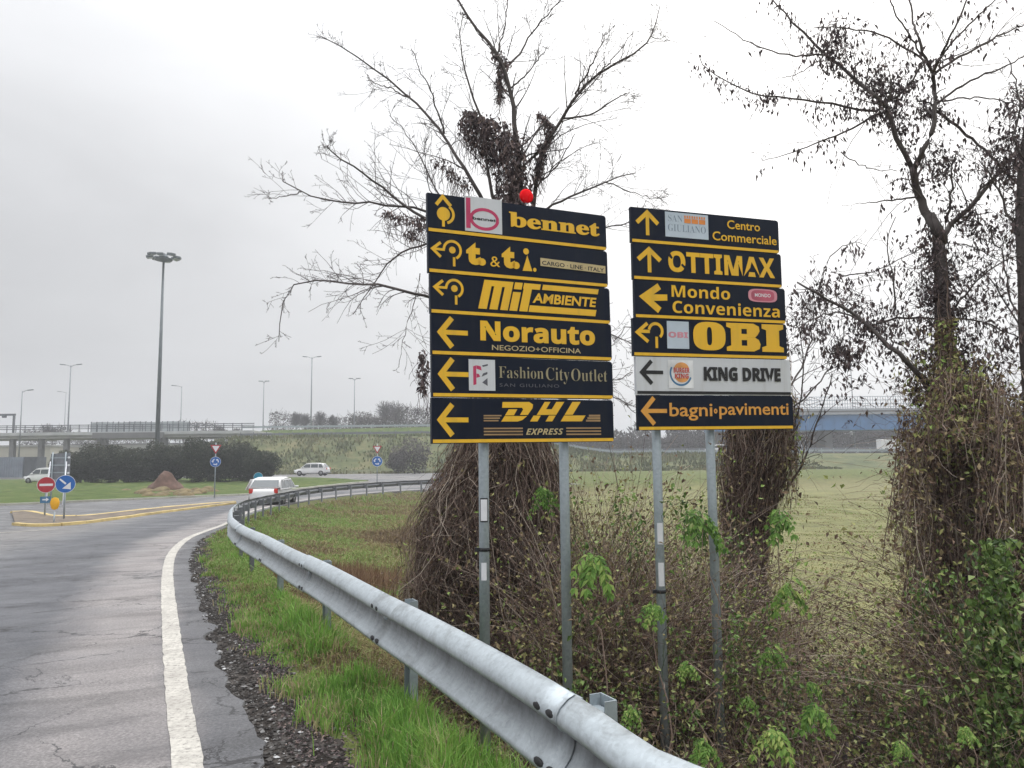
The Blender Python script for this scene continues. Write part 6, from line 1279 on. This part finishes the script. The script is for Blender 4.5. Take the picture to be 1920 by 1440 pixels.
# ------------------------------------------------------------------ lamps
def mast(px0, py0, px1, d, label, zbase, r0=.30, r1=.13):
    t0 = PD(px0, py0, d); root = empty('light_mast', (t0[0], d, zbase), 0, label, 'light mast'); H = t0[2] - zbase
    MB().cyl(0, 0, 0, H, r0, 14, r2=r1).build('pole', M_lamp, root); MB().lathe([(r1, -.5), (1.0, -.28), (1.05, -.1), (r1, .05)], 14, c=(0, 0, H)).build('head_ring', M_lamp, root)
    for k in range(8):
        an = 2 * math.pi * k / 8 + .2; f = MB().box(-.42, .42, -.35, .35, -.16, .16).build('floodlight', M_lamp, root, (1.55 * math.cos(an), 1.55 * math.sin(an), H + .12 + .12 * (k % 2)), (0, .18, an), bevel=.05)
        MB().box(-.34, .34, -.28, .28, -.175, -.163).build('lens', M_white, f)
    MB().lathe([(.6, .1), (.5, .45), (0, .62)], 12, c=(0, 0, H)).build('winch_cap', M_lamp, root)
mast(307, 484, 303, 92, 'tall grey high mast light with a ring of floodlights over the flyover', 0.0)
def lamp(px, py, d, zbase, label, arms=(1,), al=1.6, r_=.09, tilt=.12):
    t0 = PD(px, py, d); root = empty('street_lamp', (t0[0], d, zbase), 0, label, 'street lamp', 'street lamps in the distance'); H = t0[2] - zbase
    MB().cyl(0, 0, -.5, H, r_ * 1.3, 8, r2=r_ * .7).build('pole', M_lampf, root)
    for s_ in arms:
        MB().tube([(0, 0, H - .25), (s_ * al * .5, 0, H), (s_ * al, 0, H + tilt)], .05, 6).build('arm', M_lampf, root); MB().box(-.45, .45, -.16, .16, -.08, .08).build('lamp_head', M_lampf, root, (s_ * (al + .4), 0, H + tilt + .02), (0, -.1 * s_, 0), bevel=.03)
M_lampf = basic('lamp_grey_far', (.22, .24, .26), .5, .2, nscale=2, var=.1)
lamp(42, 733, 125, 3, 'lone street lamp at the far left above the flyover', (1,), .9); lamp(133, 685, 130, 3, 'taller double headed lamp at the left above the flyover', (-1, 1), 1.0, .12); lamp(124, 735, 200, 3, 'faint lamp just left of the taller double headed one', (-1,), 1.4)
lamp(341, 724, 150, 3, 'short lamp right of the high mast', (-1,), 1.2); lamp(495, 716, 150, 5, 'single lamp midway between high mast and left sign', (-.5, .5), .8); lamp(585, 670, 150, 5, 'tallest distant lamp with two heads left of the left sign', (-1, 1), 1.0, .13); lamp(665, 711, 150, 5, 'distant lamp nearest to the left sign', (-.6, .6), .8)
lamp(1588, 560, 160, 2, 'thin distant lamp glimpsed through the branches over the blue overpass', (-1,), 1.2)
gt = empty('gantry', (X(10, 140), 140, 0), label='dark road gantry standing at the left edge above the flyover', cat='gantry'); za, zc_ = zpx(766, 140), zpx(806, 140)
MB().box(-6, 1.7, -.2, .2, za - .35, za).build('beam', M_railing, gt); MB().box(1.35, 1.65, -.15, .15, zc_ - 3, za - .36).build('leg', M_railing, gt)
for k in range(4): MB().box(-4.6 + 1.4 * k, -3.9 + 1.4 * k, -.5, -.21, za - .75, za - .30).build('signal', M_railing, gt)

# ------------------------------------------------------------------ cars
def car(px, d, heading, label, zoff=0, length=4.0, height=1.48, width=1.72, group='white cars'):
    p = PD(px, 900, d); root = empty('car', (p[0], d, float(z0(d)) + .03 + zoff), heading, label, 'car', group)   # local +x is forward
    L2, W2 = length / 2, width / 2; s_ = height / 1.48
    # lofted body: station x, half width low, half width belt, z bottom, z belt
    st = [(-L2, .74, .66, .42, .72), (-L2 + .06, .86, .80, .26, .93), (-L2 + .5, .97, .93, .20, .99), (-L2 + 1.1, 1, .965, .20, .97), (0, 1, .97, .19, .94), (L2 - 1.15, 1, .955, .19, .90), (L2 - .55, .97, .88, .20, .82), (L2 - .14, .86, .74, .25, .68), (L2, .70, .60, .38, .56)]
    V = []
    for x, a, q, zl_, zh_ in st:
        a *= W2; q *= W2; V += [(x, -a * .9, zl_), (x, -a, zl_ + .14), (x, -a, (zl_ + zh_) / 2 + .06), (x, -q, zh_ - .03), (x, -q * .84, zh_ + .02), (x, q * .84, zh_ + .02), (x, q, zh_ - .03), (x, a, (zl_ + zh_) / 2 + .06), (x, a, zl_ + .14), (x, a * .9, zl_)]
    m_ = 10; F = [[i * m_ + j, i * m_ + (j + 1) % m_, (i + 1) * m_ + (j + 1) % m_, (i + 1) * m_ + j] for i in range(len(st) - 1) for j in range(m_)] + [list(range(m_))[::-1], [(len(st) - 1) * m_ + j for j in range(m_)]]
    b = MB(); b.add([(x, y, z * s_) for x, y, z in V], F, smooth=True)
    o = b.build('body', M_carwhite, root); md = o.modifiers.new('sub', 'SUBSURF'); md.levels = md.render_levels = 2
    # cabin
    cs = [(-L2 + .20, .80, .97), (-L2 + .62, .70, 1.40), (-L2 + 1.25, .71, 1.475), (-.1, .71, 1.48), (.45, .69, 1.42), (1.15, .82, .93)]
    V = []
    for x, hw_, zt_ in cs: V += [(x, -hw_, zt_ - .05), (x, -hw_ * .86, zt_), (x, hw_ * .86, zt_), (x, hw_, zt_ - .05)]
    V2 = V[:]; b = MB(); F = [[i * 4 + j, i * 4 + j + 1, (i + 1) * 4 + j + 1, (i + 1) * 4 + j] for i in range(5) for j in range(3)]; b.add([(x, y, z * s_) for x, y, z in V], F, smooth=True); ro = b.build('roof', M_carwhite, root); md = ro.modifiers.new('solid', 'SOLIDIFY'); md.thickness = .03
    hb = .90; bw = .825
    for sd_ in (-1, 1):   # side body below the roof edge: pillars and panes
        y_b, y_t = sd_ * bw, sd_ * .70
        Q = lambda x, t_: (x, y_b + (y_t - y_b) * t_, (hb + (1.42 - hb) * t_) * s_)
        wins = [((-1.62, -1.36), (-1.05, -1.03)), ((-.97, -.95), (-.12, -.10)), ((-.04, -.02), (.98, .50))]
        for (xa, xt), (xc, xu) in wins: b = MB(); off = sd_ * .012; b.add([(x, y + off, z) for x, y, z in (Q(xa, .10), Q(xc, .10), Q(xu, .88), Q(xt, .88))], [[0, 1, 2, 3] if sd_ < 0 else [3, 2, 1, 0]]); b.build('side_window', M_glass, root)
        b = MB(); b.add([Q(-1.80, 0), Q(1.15, 0), Q(.50, 1), Q(-1.42, 1)], [[0, 1, 2, 3] if sd_ < 0 else [3, 2, 1, 0]]); w0_ = b.build('pillars', M_carwhite, root)
        b = MB(); b.lathe([(0, -.06), (.09, -.05), (.11, 0), (.09, .05), (0, .06)], 8); mr_ = b.build('mirror', M_carwhite, root, (.72, sd_ * (bw + .12), .98 * s_), (0, 0, 0)); mr_.scale = (.6, 1, .8)
        tl = MB().box(-.05, .05, -.09, .09, -.11, .11).build('tail_light', M_tail, root, (-L2 + .05, sd_ * (W2 - .20), .83 * s_), (0, 0, sd_ * .35), bevel=.03)
        hl = MB().box(-.06, .06, -.15, .15, -.07, .07).build('headlight', M_pwhite, root, (L2 - .16, sd_ * (W2 - .26), .64 * s_), (0, 0, -sd_ * .5), bevel=.03)
        for xw in (-L2 + .72, L2 - .78):
            wl_ = MB().lathe([(.19, -.10), (.29, -.10), (.31, -.06), (.31, .06), (.29, .10), (.19, .10)], 20).build('wheel', M_tyre, root, (xw, sd_ * (W2 - .08), .31), (R_(90), 0, 0)); MB().lathe([(0, -.085), (.06, -.09), (.19, -.07), (.19, .07), (.06, .09), (0, .085)], 12).build('rim', M_rim, wl_)
    # rear and front panes
    b = MB(); b.add([(-L2 + .185, -.66, 1.02 * s_), (-L2 + .185, .66, 1.02 * s_), (-L2 + .53, .58, 1.37 * s_), (-L2 + .53, -.58, 1.37 * s_)], [[1, 0, 3, 2]]); b.build('rear_window', M_glass, root)
    b = MB(); b.add([(1.16, -.70, .99 * s_), (1.16, .70, .99 * s_), (.54, .60, 1.415 * s_), (.54, -.60, 1.415 * s_)], [[0, 1, 2, 3]]); b.build('windscreen', M_glass, root)
    MB().box(-L2 - .012, -L2 + .02, -.26, .26, .50 * s_, .62 * s_).build('number_plate', M_pwhite, root); MB().box(-L2 - .03, -L2 + .1, -.68, .68, .30 * s_, .40 * s_).build('bumper_trim', M_railing, root, bevel=.02)
    return root
car(513, 38, R_(92), 'white hatchback seen from behind, driving away past the bend of the guard rail', -.12, 3.5, 1.38, 1.56)
car(585, 93, R_(176), 'small distant white hatchback seen from the side, left to right across the roundabout', 0, 4.1, 1.5)
car(87, 73, R_(165), 'white car mostly hidden behind the no entry sign', 0)
car(1347, 131, R_(180), 'white car on the highway just right of the rightmost sign post', 2.42)
va = empty('van', (X(1672, 131), 131, 2.5), 0, 'white van on the highway beside the vine covered forked tree', 'van', None)
MB().prism([(-2.4, .35), (2.3, .35), (2.4, .9), (1.9, 1.15), (1.35, 2.0), (1.1, 2.1), (-2.4, 2.1)], -.9, .9).build('body', M_carwhite, va, bevel=.08)
MB().prism([(1.0, 1.2), (1.75, 1.2), (1.25, 1.9), (1.0, 1.9)], -.915, -.903).build('side_window', M_glass, va)
for xw in (-1.5, 1.4): w_ = MB().lathe([(.2, -.11), (.33, -.11), (.35, 0), (.33, .11), (.2, .11)], 16).build('wheel', M_tyre, va, (xw, -.82, .35), (R_(90), 0, 0)); MB().lathe([(0, -.09), (.2, -.07), (.2, .07), (0, .09)], 10).build('rim', M_rim, w_)

# ------------------------------------------------------------------ haze
hz_ = MB().box(-1600, 1600, -70, 2600, -3, 45).build('haze', [], kind='stuff')
hm = bpy.data.materials.new('haze_air'); hm.use_nodes = True; hm.node_tree.nodes.clear(); ho = hm.node_tree.nodes.new('ShaderNodeOutputMaterial'); hv = hm.node_tree.nodes.new('ShaderNodeVolumePrincipled')
hv.inputs['Color'].default_value = (.90, .92, .95, 1); hv.inputs['Density'].default_value = .0014; hv.inputs['Anisotropy'].default_value = 0.0; hm.node_tree.links.new(hv.outputs[0], ho.inputs['Volume'])
hz_.data.materials.append(hm)
